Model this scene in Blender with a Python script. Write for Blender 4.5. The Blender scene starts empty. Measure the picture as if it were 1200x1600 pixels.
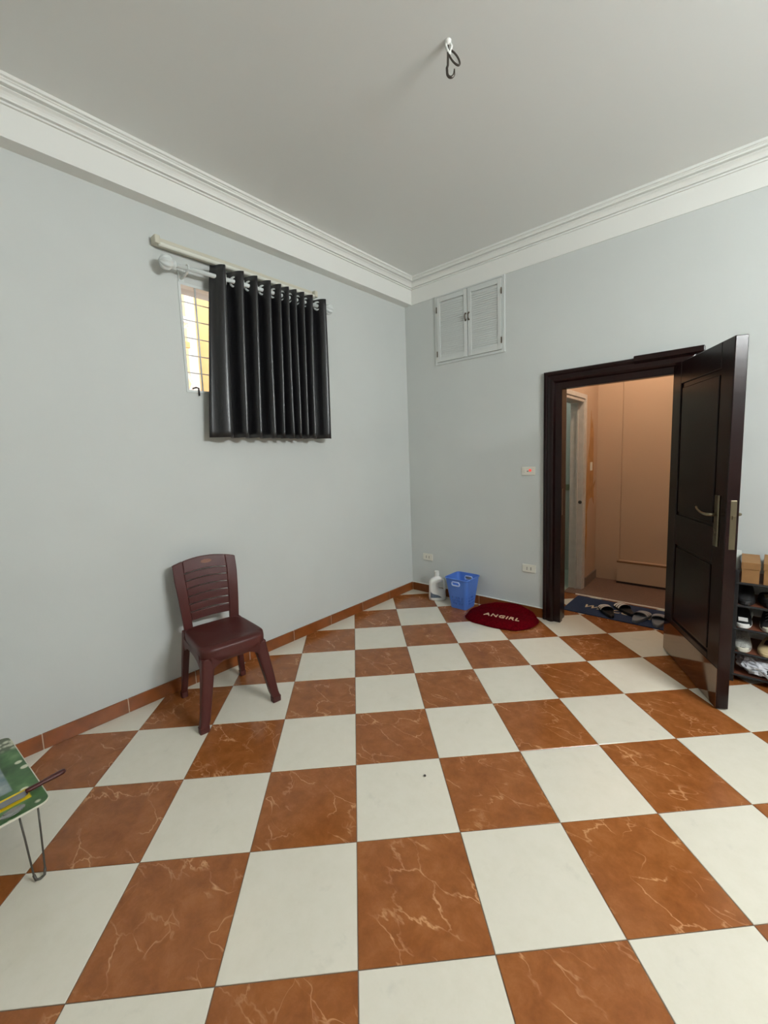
import bpy, math, random
from mathutils import Vector, Matrix, noise
random.seed(7)
SC = bpy.context.scene
COL = SC.collection
PI = math.pi

# ------------------------------------------------------------------ camera
cd = bpy.data.cameras.new('camera'); cam = bpy.data.objects.new('camera', cd); COL.objects.link(cam)
cd.sensor_fit = 'VERTICAL'; cd.sensor_height = 36.0; cd.sensor_width = 27.0
cd.lens = 648.838 * 36.0 / 1600.0
cd.shift_x = (600 - 595.586) / 1600.0; cd.shift_y = -(800 - 785.545) / 1600.0
cd.clip_start = 0.02; cd.clip_end = 100
R_ = Vector((0.7524008, 0.6576788, -0.0367651)); U_ = Vector((-0.0438110, 0.1056552, 0.9934373)); F_ = Vector((-0.6572470, 0.7458523, -0.1083086))
cam.matrix_world = Matrix(((R_.x, U_.x, -F_.x, 2.70447), (R_.y, U_.y, -F_.y, -3.54606), (R_.z, U_.z, -F_.z, 1.45041), (0, 0, 0, 1)))
SC.camera = cam

# ------------------------------------------------------------------ world, exposure
w = bpy.data.worlds.new('daylight'); SC.world = w; w.use_nodes = True
bg = w.node_tree.nodes['Background']; bg.inputs[0].default_value = (0.93, 0.96, 1.0, 1); bg.inputs[1].default_value = 4.4
vs = SC.view_settings
vs.view_transform = 'Standard'; vs.look = 'None'; vs.exposure = 0.0; vs.gamma = 1.0; vs.use_curve_mapping = False
TUBE_W = 835.0      # emission strength of the lit fluorescent tube on the right hand wall
BULB_W = 700.0     # emission strength of the warm bulb on the landing

# ------------------------------------------------------------------ helpers
def lin(c):
    return tuple(((v / 255) / 12.92 if v / 255 <= 0.04045 else ((v / 255 + 0.055) / 1.055) ** 2.4) for v in c)

def mat(name, rgb, rough=0.5, metal=0.0, spec=0.5, coat=0.0, emit=None, estr=0.0, bump=None, var=None, sheen=0.0, trans=0.0, raw=False):
    """rgb in sRGB 0-255; bump=(scale,strength,distance); var=(scale, amount)"""
    m = bpy.data.materials.new(name); m.use_nodes = True
    nt = m.node_tree; b = nt.nodes['Principled BSDF']
    c = rgb if raw else lin(rgb)
    b.inputs['Base Color'].default_value = (*c, 1); b.inputs['Roughness'].default_value = rough
    b.inputs['Metallic'].default_value = metal; b.inputs['Specular IOR Level'].default_value = spec
    b.inputs['Coat Weight'].default_value = coat; b.inputs['Coat Roughness'].default_value = 0.08
    b.inputs['Sheen Weight'].default_value = sheen
    if emit: b.inputs['Emission Color'].default_value = (*lin(emit), 1); b.inputs['Emission Strength'].default_value = estr
    tc = None
    if bump or var:
        tc = nt.nodes.new('ShaderNodeTexCoord')
    if var:
        n = nt.nodes.new('ShaderNodeTexNoise'); n.inputs['Scale'].default_value = var[0]; n.inputs['Detail'].default_value = 4
        nt.links.new(tc.outputs['Object'], n.inputs['Vector'])
        r = nt.nodes.new('ShaderNodeMapRange'); r.inputs['From Min'].default_value = 0.3; r.inputs['From Max'].default_value = 0.7
        r.inputs['To Min'].default_value = 1 - var[1]; r.inputs['To Max'].default_value = 1 + var[1]
        nt.links.new(n.outputs['Fac'], r.inputs['Value'])
        h = nt.nodes.new('ShaderNodeHueSaturation'); h.inputs['Color'].default_value = (*c, 1)
        nt.links.new(r.outputs['Result'], h.inputs['Value']); nt.links.new(h.outputs['Color'], b.inputs['Base Color'])
    if bump:
        n = nt.nodes.new('ShaderNodeTexNoise'); n.inputs['Scale'].default_value = bump[0]; n.inputs['Detail'].default_value = 3
        nt.links.new(tc.outputs['Object'], n.inputs['Vector'])
        bp = nt.nodes.new('ShaderNodeBump'); bp.inputs['Strength'].default_value = bump[1]; bp.inputs['Distance'].default_value = bump[2]
        nt.links.new(n.outputs['Fac'], bp.inputs['Height']); nt.links.new(bp.outputs['Normal'], b.inputs['Normal'])
    if trans:
        b.inputs['Transmission Weight'].default_value = trans
    return m

def tag(o, label=None, cat=None, group=None, kind=None):
    if label: o['label'] = label
    if cat: o['category'] = cat
    if group: o['group'] = group
    if kind: o['kind'] = kind
    return o

def thing(name, loc, rz, label, cat, group=None):
    o = bpy.data.objects.new(name, None); COL.objects.link(o); o.empty_display_size = 0.05
    o.location = loc; o.rotation_euler = (0, 0, rz)
    return tag(o, label, cat, group)

class MB:
    def __init__(s): s.v = []; s.f = []
    def add(s, vs_, fs):
        k = len(s.v); s.v += [tuple(p) for p in vs_]; s.f += [tuple(i + k for i in f) for f in fs]; return s
    def box(s, x0, x1, y0, y1, z0, z1, M=None):
        p = [Vector(q) for q in ((x0, y0, z0), (x1, y0, z0), (x1, y1, z0), (x0, y1, z0), (x0, y0, z1), (x1, y0, z1), (x1, y1, z1), (x0, y1, z1))]
        if M: p = [M @ q for q in p]
        return s.add(p, [(0, 3, 2, 1), (4, 5, 6, 7), (0, 1, 5, 4), (1, 2, 6, 5), (2, 3, 7, 6), (3, 0, 4, 7)])
    def loft(s, rings, close=True, cap0=True, cap1=True):
        n = len(rings[0]); v = [p for r in rings for p in r]; f = []
        for a in range(len(rings) - 1):
            for i in range(n if close else n - 1):
                j = (i + 1) % n
                f.append((a * n + i, a * n + j, (a + 1) * n + j, (a + 1) * n + i))
        if cap0: f.append(tuple(reversed(range(n))))
        if cap1: f.append(tuple((len(rings) - 1) * n + i for i in range(n)))
        return s.add(v, f)
    def tube(s, pts, r, n=10, cap=True):
        pts = [Vector(p) for p in pts]; rings = []
        up = None
        for i, p in enumerate(pts):
            t = (pts[min(i + 1, len(pts) - 1)] - pts[max(i - 1, 0)]).normalized()
            if up is None: up = Vector((0, 0, 1)) if abs(t.z) < 0.9 else Vector((1, 0, 0))
            a = t.cross(up).normalized(); b = a.cross(t).normalized(); up = b
            rr = r[i] if isinstance(r, (list, tuple)) else r
            rings.append([p + a * (rr * math.cos(2 * PI * k / n)) + b * (rr * math.sin(2 * PI * k / n)) for k in range(n)])
        return s.loft(rings, True, cap, cap)
    def lathe(s, prof, n=24, M=None):
        rings = [[Vector((r * math.cos(2 * PI * k / n), r * math.sin(2 * PI * k / n), z)) for k in range(n)] for r, z in prof]
        if M: rings = [[M @ p for p in r] for r in rings]
        return s.loft(rings)
    def torus(s, c, R, r, M=None, n=20, m=8):
        v = []; f = []
        for i in range(n):
            a = 2 * PI * i / n
            for j in range(m):
                b = 2 * PI * j / m
                p = Vector(((R + r * math.cos(b)) * math.cos(a), (R + r * math.cos(b)) * math.sin(a), r * math.sin(b)))
                v.append((M @ p if M else p) + Vector(c))
                f.append((i * m + j, ((i + 1) % n) * m + j, ((i + 1) % n) * m + (j + 1) % m, i * m + (j + 1) % m))
        return s.add(v, f)
    def prism(s, poly, z0, z1, M=None):
        n = len(poly)
        a = [Vector((p[0], p[1], z0)) for p in poly]; b = [Vector((p[0], p[1], z1)) for p in poly]
        if M: a = [M @ q for q in a]; b = [M @ q for q in b]
        return s.loft([a, b])
    def patch(s, fn, u0, u1, v0, v1, nu, nv, off):
        """thick curved slab: fn(u,v)->Vector, thickness vector off"""
        off = Vector(off); front = []; back = []
        for j in range(nv + 1):
            for i in range(nu + 1):
                p = fn(u0 + (u1 - u0) * i / nu, v0 + (v1 - v0) * j / nv); front.append(p); back.append(p + off)
        N = len(front); f = []
        ix = lambda i, j: j * (nu + 1) + i
        for j in range(nv):
            for i in range(nu):
                q = (ix(i, j), ix(i + 1, j), ix(i + 1, j + 1), ix(i, j + 1))
                f.append(q); f.append(tuple(N + k for k in reversed(q)))
        for i in range(nu):
            f.append((ix(i + 1, 0), ix(i, 0), N + ix(i, 0), N + ix(i + 1, 0))); f.append((ix(i, nv), ix(i + 1, nv), N + ix(i + 1, nv), N + ix(i, nv)))
        for j in range(nv):
            f.append((ix(0, j), ix(0, j + 1), N + ix(0, j + 1), N + ix(0, j))); f.append((ix(nu, j + 1), ix(nu, j), N + ix(nu, j), N + ix(nu, j + 1)))
        return s.add(front + back, f)
    def mesh(s, name, m=None, smooth=False):
        me = bpy.data.meshes.new(name); me.from_pydata(s.v, [], s.f); me.update()
        if m: me.materials.append(m)
        if smooth:
            for p in me.polygons: p.use_smooth = True
        return me
    def build(s, name, m, parent=None, smooth=False, bevel=0.0, seg=2, sub=0, solid=0.0, auto=None):
        o = bpy.data.objects.new(name, s.mesh(name, m, smooth)); COL.objects.link(o)
        if parent: o.parent = parent
        import bmesh
        bm = bmesh.new(); bm.from_mesh(o.data); bmesh.ops.recalc_face_normals(bm, faces=bm.faces); bm.to_mesh(o.data); bm.free()
        if solid:
            d = o.modifiers.new('solid', 'SOLIDIFY'); d.thickness = solid; d.offset = 0
        if bevel:
            d = o.modifiers.new('bevel', 'BEVEL'); d.width = bevel; d.segments = seg; d.limit_method = 'ANGLE'; d.angle_limit = math.radians(40)
        if sub:
            d = o.modifiers.new('sub', 'SUBSURF'); d.levels = sub; d.render_levels = sub
        return o

def struct(o, label=None):
    return tag(o, label, None, None, 'structure')

def rr(hx, hy, r, n=5, cx=0, cy=0):
    """rounded rectangle outline"""
    out = []
    for sx, sy, a0 in ((1, 1, 0), (-1, 1, PI / 2), (-1, -1, PI), (1, -1, 1.5 * PI)):
        for k in range(n + 1):
            a = a0 + PI / 2 * k / n
            out.append((cx + sx * (hx - r) + r * math.cos(a), cy + sy * (hy - r) + r * math.sin(a)))
    return out

def text_mesh(name, txt, size, ext, m, parent, loc, rot, shear=0.0, space=1.0, offset=0.0):
    c = bpy.data.curves.new(name, 'FONT'); c.body = txt; c.size = size; c.extrude = ext; c.align_x = 'CENTER'; c.align_y = 'CENTER'
    c.shear = shear; c.space_character = space; c.offset = offset; c.resolution_u = 3
    t = bpy.data.objects.new(name, c); COL.objects.link(t)
    dg = bpy.context.evaluated_depsgraph_get(); me = bpy.data.meshes.new_from_object(t.evaluated_get(dg))
    bpy.data.objects.remove(t); me.materials.clear(); me.materials.append(m)
    o = bpy.data.objects.new(name, me); COL.objects.link(o); o.parent = parent; o.location = loc; o.rotation_euler = rot
    return o

# ------------------------------------------------------------------ materials
M = {}
M['wall'] = mat('pale blue grey wall paint', (204, 208, 205), 0.62, bump=(90, 0.12, 0.002), var=(1.6, 0.025))
M['ceil'] = mat('white ceiling paint', (230, 232, 229), 0.75, bump=(70, 0.08, 0.002))
M['trimw'] = mat('white plaster trim', (232, 233, 228), 0.6, bump=(60, 0.06, 0.002))
M['grout'] = mat('dark grout', (104, 84, 66), 0.9)
M['jointw'] = mat('pale grout', (196, 178, 158), 0.9)
M['darkwood'] = mat('dark varnished wood', (27, 11, 10), 0.25, spec=0.26, coat=0.04, var=(9, 0.25))
M['steel'] = mat('brushed kick plate steel', (158, 138, 124), 0.10, metal=1.0, bump=(40, 0.03, 0.001))
M['brass'] = mat('satin nickel', (138, 128, 106), 0.30, metal=1.0)
M['maroon'] = mat('maroon plastic', (72, 29, 25), 0.40, spec=0.38, bump=(180, 0.08, 0.001))
M['emblem'] = mat('worn gilt emblem', (140, 100, 84), 0.5)
M['curtain'] = mat('charcoal satin', (26, 26, 28), 0.34, spec=0.6, bump=(500, 0.05, 0.0005))
M['white'] = mat('white plastic', (226, 228, 222), 0.4)
M['rodw'] = mat('white painted metal', (214, 220, 218), 0.35)
M['cream'] = mat('aged cream enamel', (206, 202, 184), 0.4)
M['tubeoff'] = mat('unlit tube glass', (226, 226, 214), 0.2)
M['louvre'] = mat('white painted louvre', (208, 212, 209), 0.5)
M['darkmetal'] = mat('dark iron', (84, 78, 72), 0.4, metal=0.7)
M['bronze'] = mat('old bronze', (104, 90, 76), 0.4, metal=0.8)
M['socket'] = mat('ivory socket plastic', (228, 226, 214), 0.4)
M['slot'] = mat('dark slot', (60, 54, 48), 0.7)
M['redlamp'] = mat('red neon indicator', (230, 90, 80), 0.4, emit=(255, 70, 60), estr=0.5)
M['blue'] = mat('blue plastic', (80, 122, 204), 0.38)
M['lightblue'] = mat('pale blue plastic', (186, 202, 238), 0.4)
M['jug'] = mat('white jug plastic', (238, 238, 233), 0.35)
M['labelg'] = mat('blue grey label print', (98, 110, 124), 0.45, var=(60, 0.35))
M['redplush'] = mat('crimson plush', (86, 2, 12), 1.0, spec=0.03, bump=(260, 0.8, 0.008), var=(70, 0.35))
M['beige'] = mat('beige plush letters', (214, 184, 150), 0.9, bump=(200, 0.6, 0.004))
M['navy'] = mat('navy door mat', (30, 48, 80), 0.9, bump=(220, 0.8, 0.004), var=(50, 0.15))
M['tan'] = mat('tan print', (206, 190, 164), 0.9)
M['black'] = mat('black rubber', (15, 15, 17), 0.6)
M['blackfab'] = mat('black fabric', (13, 13, 15), 0.85)
M['stripe'] = mat('white stripe', (232, 230, 226), 0.5)
M['greyrub'] = mat('grey rubber', (112, 116, 124), 0.55)
M['greyst'] = mat('pale grey stripe', (166, 170, 176), 0.55)
M['card'] = mat('brown cardboard', (146, 106, 62), 0.7, var=(14, 0.08))
M['rackwood'] = mat('red brown rack board', (110, 62, 42), 0.5, var=(12, 0.15))
M['bag'] = mat('white plastic bag', (208, 210, 216), 0.35)
M['offwhite'] = mat('off white rubber', (212, 208, 192), 0.6)
M['lace'] = mat('glittery grey fabric', (166, 166, 160), 0.5, var=(120, 0.35))
M['strawb'] = mat('straw beige leather', (196, 174, 132), 0.6)
M['peach'] = mat('peach wall paint', (186, 158, 133), 0.8, bump=(60, 0.1, 0.002))
M['bathw'] = mat('pale green grey tile', (186, 192, 184), 0.3)
M['bathf'] = mat('pale green floor tile', (166, 178, 166), 0.3)
M['oldwhite'] = mat('chipped white door paint', (196, 188, 180), 0.55, var=(20, 0.06))
M['terrazzo'] = mat('brown terrazzo', (116, 92, 80), 0.6, var=(120, 0.25))
M['orangew'] = mat('sunlit ochre plaster', (236, 190, 132), 0.9, var=(5, 0.08))
M['pinkw'] = mat('pinkish white paint', (240, 226, 220), 0.7)
M['yellow'] = mat('yellow print', (236, 206, 40), 0.4)
M['blade'] = mat('knife steel', (150, 150, 152), 0.35, metal=0.9)
M['spoon'] = mat('polished steel', (170, 172, 168), 0.12, metal=1.0)
M['wire'] = mat('grey wire', (84, 80, 74), 0.4, metal=0.6)

def tile_mat(name, red):
    m = bpy.data.materials.new(name); m.use_nodes = True; nt = m.node_tree; L = nt.links.new; N = nt.nodes.new
    b = nt.nodes['Principled BSDF']; tc = N('ShaderNodeTexCoord'); oi = N('ShaderNodeObjectInfo')
    mul = N('ShaderNodeVectorMath'); mul.operation = 'SCALE'; mul.inputs[0].default_value = (37.0, 23.0, 51.0); L(oi.outputs['Random'], mul.inputs['Scale'])
    ad = N('ShaderNodeVectorMath'); ad.operation = 'ADD'; L(tc.outputs['Object'], ad.inputs[0]); L(mul.outputs[0], ad.inputs[1])
    def noise_(sc, det, rough=0.55, dist=0.0, vec=None):
        n = N('ShaderNodeTexNoise'); n.inputs['Scale'].default_value = sc; n.inputs['Detail'].default_value = det
        n.inputs['Roughness'].default_value = rough; n.inputs['Distortion'].default_value = dist; L(vec or ad.outputs[0], n.inputs['Vector']); return n.outputs['Fac']
    def ramp(fac, stops):
        r = N('ShaderNodeValToRGB'); L(fac, r.inputs['Fac']); e = r.color_ramp.elements
        while len(e) < len(stops): e.new(0.5)
        for k, (p, c) in enumerate(stops): e[k].position = p; e[k].color = (*c, 1)
        return r.outputs['Color']
    def mix(fac, a, c):
        x = N('ShaderNodeMix'); x.data_type = 'RGBA'
        if isinstance(fac, float): x.inputs['Factor'].default_value = fac
        else: L(fac, x.inputs['Factor'])
        for s_, q in ((6, a), (7, c)):
            if isinstance(q, tuple): x.inputs[s_].default_value = (*q, 1)
            else: L(q, x.inputs[s_])
        return x.outputs[2]
    def math_(op, a, c=None):
        x = N('ShaderNodeMath'); x.operation = op
        for k, q in enumerate((a, c)):
            if q is None: continue
            if isinstance(q, (int, float)): x.inputs[k].default_value = q
            else: L(q, x.inputs[k])
        return x.outputs[0]
    if red:
        base = ramp(noise_(12, 6, 0.7, 0.3), ((0.3, lin((128, 71, 31))), (0.5, lin((142, 83, 39))), (0.72, lin((156, 97, 52)))))
        # pale veins: thin iso-lines of a stretched noise, broken up by a second noise
        mp = N('ShaderNodeMapping'); mp.inputs['Rotation'].default_value = (0, 0, 0.6); mp.inputs['Scale'].default_value = (1.0, 2.2, 1.0); L(ad.outputs[0], mp.inputs['Vector'])
        nv = N('ShaderNodeTexNoise'); nv.inputs['Scale'].default_value = 5.0; nv.inputs['Detail'].default_value = 4; nv.inputs['Roughness'].default_value = 0.6; L(mp.outputs[0], nv.inputs['Vector'])
        off = N('ShaderNodeVectorMath'); off.operation = 'MULTIPLY_ADD'; L(nv.outputs['Color'], off.inputs[0]); off.inputs[1].default_value = (0.22, 0.22, 0.22); L(mp.outputs[0], off.inputs[2])
        vor = N('ShaderNodeTexVoronoi'); vor.feature = 'DISTANCE_TO_EDGE'; vor.inputs['Scale'].default_value = 4.2; L(off.outputs[0], vor.inputs['Vector'])
        line = ramp(vor.outputs['Distance'], ((0.0, (1, 1, 1)), (0.010, (0.55, 0.55, 0.55)), (0.028, (0, 0, 0))))
        brk = ramp(noise_(6, 3), ((0.46, (0, 0, 0)), (0.62, (1, 1, 1))))
        v2 = math_('ABSOLUTE', math_('SUBTRACT', noise_(4.2, 3, 0.5, 0.7), 0.55))
        line2 = ramp(v2, ((0.0, (0.9, 0.9, 0.9)), (0.0065, (0, 0, 0))))
        brk2 = ramp(noise_(4.3, 2, 0.5, 0.4), ((0.52, (0, 0, 0)), (0.64, (1, 1, 1))))
        fac = math_('MAXIMUM', math_('MULTIPLY', line, brk), math_('MULTIPLY', line2, brk2))
        col = mix(math_('MULTIPLY', fac, 0.75), base, lin((216, 160, 112)))
        L(col, b.inputs['Base Color'])
    else:
        base = ramp(noise_(14, 6, 0.75), ((0.3, lin((220, 214, 197))), (0.5, lin((223, 217, 201))), (0.75, lin((226, 220, 205)))))
        sm = ramp(noise_(10, 4, 0.65, 0.3), ((0.62, (0, 0, 0)), (0.85, (1, 1, 1))))
        L(mix(math_('MULTIPLY', sm, 0.26), base, lin((150, 152, 140))), b.inputs['Base Color'])
    b.inputs['Roughness'].default_value = 0.19
    bp = N('ShaderNodeBump'); bp.inputs['Strength'].default_value = 0.05; bp.inputs['Distance'].default_value = 0.002; L(noise_(45, 2), bp.inputs['Height']); L(bp.outputs[0], b.inputs['Normal'])
    b.inputs['Specular IOR Level'].default_value = 0.45
    return m
M['tr'] = tile_mat('rust marbled tile', True)
M['tw'] = tile_mat('cream speckled tile', False)
M['skirt'] = mat('rust skirting tile', (128, 70, 30), 0.32, var=(11, 0.22))

# ------------------------------------------------------------------ the room shell
RX, RY, H = 4.75, -5.1, 3.205           # room: x 0..RX, y RY..0
WT = 0.12
def poly_clip(p, ax, val, keep_less):
    out = []
    for i in range(len(p)):
        a, b = p[i], p[(i + 1) % len(p)]
        ia = (a[ax] <= val) if keep_less else (a[ax] >= val); ib = (b[ax] <= val) if keep_less else (b[ax] >= val)
        if ia: out.append(a)
        if ia != ib:
            t = (val - a[ax]) / (b[ax] - a[ax]); q = [a[0] + (b[0] - a[0]) * t, a[1] + (b[1] - a[1]) * t]; out.append(tuple(q))
    return out
fl = MB(); fl.box(-0.2, RX + 0.2, RY - 0.2, 0.0, -0.12, -0.002); fl.box(1.2, 3.2, 0.0, 0.80, -0.12, -0.002)
floor = struct(fl.build('floor', M['grout']), 'checkerboard floor of cream and rust tiles laid diagonally')
T = 0.4; S2 = math.sqrt(2); C1, C2 = -6.84, 10.065
def g2w(i, j): return ((i - j - C1) / S2 * T, (i + j - C2) / S2 * T)
def tile_mesh(poly, m, name='floor_tile'):
    cx = sum(p[0] for p in poly) / len(poly); cy = sum(p[1] for p in poly) / len(poly)
    ins = []
    n = len(poly)
    def inset(d):                       # proper polygon offset (convex, ccw)
        res = []
        for k in range(n):
            p0 = Vector(poly[k - 1]); p1 = Vector(poly[k]); p2 = Vector(poly[(k + 1) % n])
            e1 = (p1 - p0).normalized(); e2 = (p2 - p1).normalized(); n1 = Vector((-e1.y, e1.x)); n2 = Vector((-e2.y, e2.x))
            bis = n1 + n2; q = p1 + bis * (d / max(0.25, bis.dot(n1)))
            res.append((q.x, q.y))
        return res
    a = inset(0.0014); b = inset(0.0026)
    mb = MB(); mb.loft([[Vector((x, y, -0.008)) for x, y in a], [Vector((x, y, -0.0012)) for x, y in a], [Vector((x, y, 0)) for x, y in b]])
    return mb.mesh(name, m)
sq = [((i - j) / S2 * T, (i + j) / S2 * T) for i, j in ((0, 0), (1, 0), (1, 1), (0, 1))]
cx0 = sum(p[0] for p in sq) / 4; cy0 = sum(p[1] for p in sq) / 4
sqc = [(p[0] - cx0, p[1] - cy0) for p in sq]
full = {True: tile_mesh(sqc, M['tr']), False: tile_mesh(sqc, M['tw'])}
def area(p): return 0.5 * sum(p[i - 1][0] * p[i][1] - p[i][0] * p[i - 1][1] for i in range(len(p)))
for i in range(-16, 18):
    for j in range(-16, 18):
        p = [g2w(i, j), g2w(i + 1, j), g2w(i + 1, j + 1), g2w(i, j + 1)]
        cx = sum(q[0] for q in p) / 4; cy = sum(q[1] for q in p) / 4
        q = poly_clip(p, 0, 0.0, False)
        if q: q = poly_clip(q, 0, RX, True)
        if q: q = poly_clip(q, 1, RY, False)
        ymax = 0.80 if 1.25 < cx < 3.1 else 0.0
        if q: q = poly_clip(q, 1, ymax, True)
        if ymax and q and cy > 0:
            q = poly_clip(q, 0, 1.2, False)
            if q: q = poly_clip(q, 0, 3.2, True)
        if not q or len(q) < 3 or area(q) < 0.0006: continue
        qq = [q[0]]
        for z in q[1:]:
            if (z[0] - qq[-1][0]) ** 2 + (z[1] - qq[-1][1]) ** 2 > 1e-6: qq.append(z)
        if len(qq) > 3 and (qq[0][0] - qq[-1][0]) ** 2 + (qq[0][1] - qq[-1][1]) ** 2 < 1e-6: qq.pop()
        if len(qq) < 3: continue
        red = (i + j) % 2 == 0
        if abs(area(qq) - T * T) < 1e-5:
            o = bpy.data.objects.new('floor_tile', full[red])
        else:
            c = (sum(a[0] for a in qq) / len(qq), sum(a[1] for a in qq) / len(qq))
            o = bpy.data.objects.new('floor_tile', tile_mesh([(a[0] - c[0], a[1] - c[1]) for a in qq], M['tr'] if red else M['tw'])); cx, cy = c
        COL.objects.link(o); o.parent = floor; o.location = (cx, cy, 0)

def holed_wall(name, axis, t0, t1, a0, a1, z0, z1, hole, m, label):
    """wall slab between t0..t1 on `axis`, spanning a0..a1, with one rectangular hole (ha0,ha1,hz0,hz1)"""
    mb = MB(); ha0, ha1, hz0, hz1 = hole
    O = [(a0, z0), (a1, z0), (a1, z1), (a0, z1)]; I = [(ha0, hz0), (ha1, hz0), (ha1, hz1), (ha0, hz1)]
    P = lambda t, q: (t, q[0], q[1]) if axis == 0 else (q[0], t, q[1])
    v = [P(t, q) for t in (t0, t1) for q in O + I]; f = []
    for k in range(4):
        n = (k + 1) % 4
        f += [(k, n, 4 + n, 4 + k), (8 + k, 12 + k, 12 + n, 8 + n), (k, 8 + k, 8 + n, n), (4 + k, 4 + n, 12 + n, 12 + k)]
    mb.add(v, f)
    return struct(mb.build(name, m), label)
WY0, WY1, WZ0, WZ1 = -2.300, -1.33, 1.922, 2.573
holed_wall('wall_left', 0, -0.16, 0.0, RY - 0.2, WT, -0.05, H, (WY0, WY1, WZ0, WZ1), M['wall'], 'pale blue grey wall with the curtained window')
DX0, DX1, DZ = 1.53, 2.355, 2.0
holed_wall('wall_back', 1, 0.0, WT, 0.0, RX + 0.2, -0.05, H, (DX0, DX1, -0.01, DZ), M['wall'], 'pale blue grey wall with the dark doorway')
struct(MB().box(RX, RX + 0.15, RY - 0.2, 0, -0.05, H).build('wall_right', M['wall']), 'pale wall beyond the right edge')
struct(MB().box(0, RX, RY - 0.15, RY, -0.05, H).build('wall_front', M['wall']), 'pale wall behind the viewer')
struct(MB().box(-0.16, RX + 0.2, RY - 0.2, WT, H, H + 0.1).build('ceiling', M['ceil']), 'plain off white ceiling')
BZ = 2.967; BW = 0.090
bm_ = MB(); bm_.box(-0.005, BW, RY, 0.002, BZ, H - 0.002)
struct(bm_.build('trim_1', M['trimw']), 'white boxed beam along the top of the window wall')
struct(MB().box(BW, RX, -0.006, 0.002, BZ, H - 0.002).build('trim_2', M['trimw']), 'white band along the top of the door wall')
# stepped cornice profile (offset from beam face, height)
prof = [(0.0, 3.108), (0.012, 3.108), (0.012, 3.117), (0.005, 3.118), (0.005, 3.122), (0.020, 3.124), (0.020, 3.132), (0.024, 3.140), (0.032, 3.150), (0.044, 3.157), (0.044, 3.161), (0.034, 3.163), (0.034, 3.167), (0.056, 3.170), (0.056, 3.181), (0.062, 3.184), (0.062, 3.188), (0.074, 3.190), (0.074, H), (0.0, H)]
mb = MB()
mb.loft([[Vector((BW + d, RY, z)) for d, z in prof], [Vector((BW + d, -0.006 - d, z)) for d, z in prof]])
struct(mb.build('trim_3', M['trimw']), 'white stepped cornice along the window wall')
mb = MB()
mb.loft([[Vector((BW + d, -0.006 - d, z)) for d, z in prof], [Vector((RX, -0.006 - d, z)) for d, z in prof]])
struct(mb.build('trim_4', M['trimw']), 'white stepped cornice along the door wall')

# skirting tiles
bl = struct(MB().box(0, 0.009, RY, 0, -0.002, 0.082).build('baseboard_left', M['jointw']), 'rust tile skirting under the window wall')
bb = struct(MB().box(0.0, 1.425, -0.009, 0, -0.002, 0.082).build('baseboard_back', M['jointw']), 'rust tile skirting left of the doorway')
bb2 = struct(MB().box(2.462, RX, -0.009, 0, -0.002, 0.082).build('baseboard_back', M['jointw']), 'rust tile skirting behind the shoe rack')
def skirt(parent, axis, a, b):
    mb = MB()
    L_ = b - a - 0.005
    mb.box(*((0, 0.013, -L_ / 2, L_ / 2) if axis == 1 else (-L_ / 2, L_ / 2, -0.013, 0)), 0.0, 0.084)
    o = mb.build('skirting_tile', M['skirt'], parent, bevel=0.002, seg=1); c = (a + b) / 2
    o.location = (0, c, 0) if axis == 1 else (c, 0, 0)
y = -0.012
for k in range(13):
    y1 = -0.407 - 0.4022 * k; skirt(bl, 1, max(y1, RY), y); y = y1
x = 0.012
for x1 in (0.407, 0.809, 1.211, 1.425): skirt(bb, 0, x, x1); x = x1
x = 2.462
for x1 in (2.75, 3.152, 3.554, 3.956, 4.358, RX): skirt(bb2, 0, x, x1); x = x1

MB().box(0.012, 1.425, -0.0145, 0.0, 0.0845, 0.0905).build('plaster_line', M['trimw'], bb, bevel=0.002)

# ------------------------------------------------------------------ window
win = struct(MB().build('window_1', M['rodw']) if False else bpy.data.objects.new('window_1', None), 'small window with white iron grille beside the curtain')
COL.objects.link(win); win.location = (0, WY0, WZ0)
ww, wh = WY1 - WY0, WZ1 - WZ0
mb = MB()
for a in ((-0.012, 0.004, -0.012, wh + 0.012), (ww - 0.004, ww + 0.012, -0.012, wh + 0.012)): mb.box(-0.05, 0.006, a[0], a[1], a[2], a[3])
mb.box(-0.05, 0.006, 0.004, ww - 0.004, -0.012, 0.004); mb.box(-0.05, 0.006, 0.004, ww - 0.004, wh - 0.004, wh + 0.012)
mb.build('window_frame', M['rodw'], win)
for k in range(1, 9):
    yy = 0.098 * k
    if yy < ww - 0.04: MB().tube([(-0.006, yy, 0), (-0.006, yy, wh)], 0.0058, 8).build('grille_bar', M['rodw'], win, smooth=True)
for k in range(6):
    zz = 0.116 + 0.109 * k
    if zz < wh - 0.03: MB().tube([(-0.014, 0.004, zz), (-0.014, ww - 0.004, zz)], 0.0036, 8).build('grille_bar', M['rodw'], win, smooth=True)
MB().box(-0.158, -0.05, 0.0, ww, -0.001, 0.012).build('window_sill', M['pinkw'], win)
mb = MB(); mb.tube([(-0.03, 0.045, 0.02), (0.004, 0.05, 0.022), (0.012, 0.062, 0.018), (0.013, 0.064, -0.03)], 0.005, 8)
mb.build('window_latch', M['black'], win, smooth=True)

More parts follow.
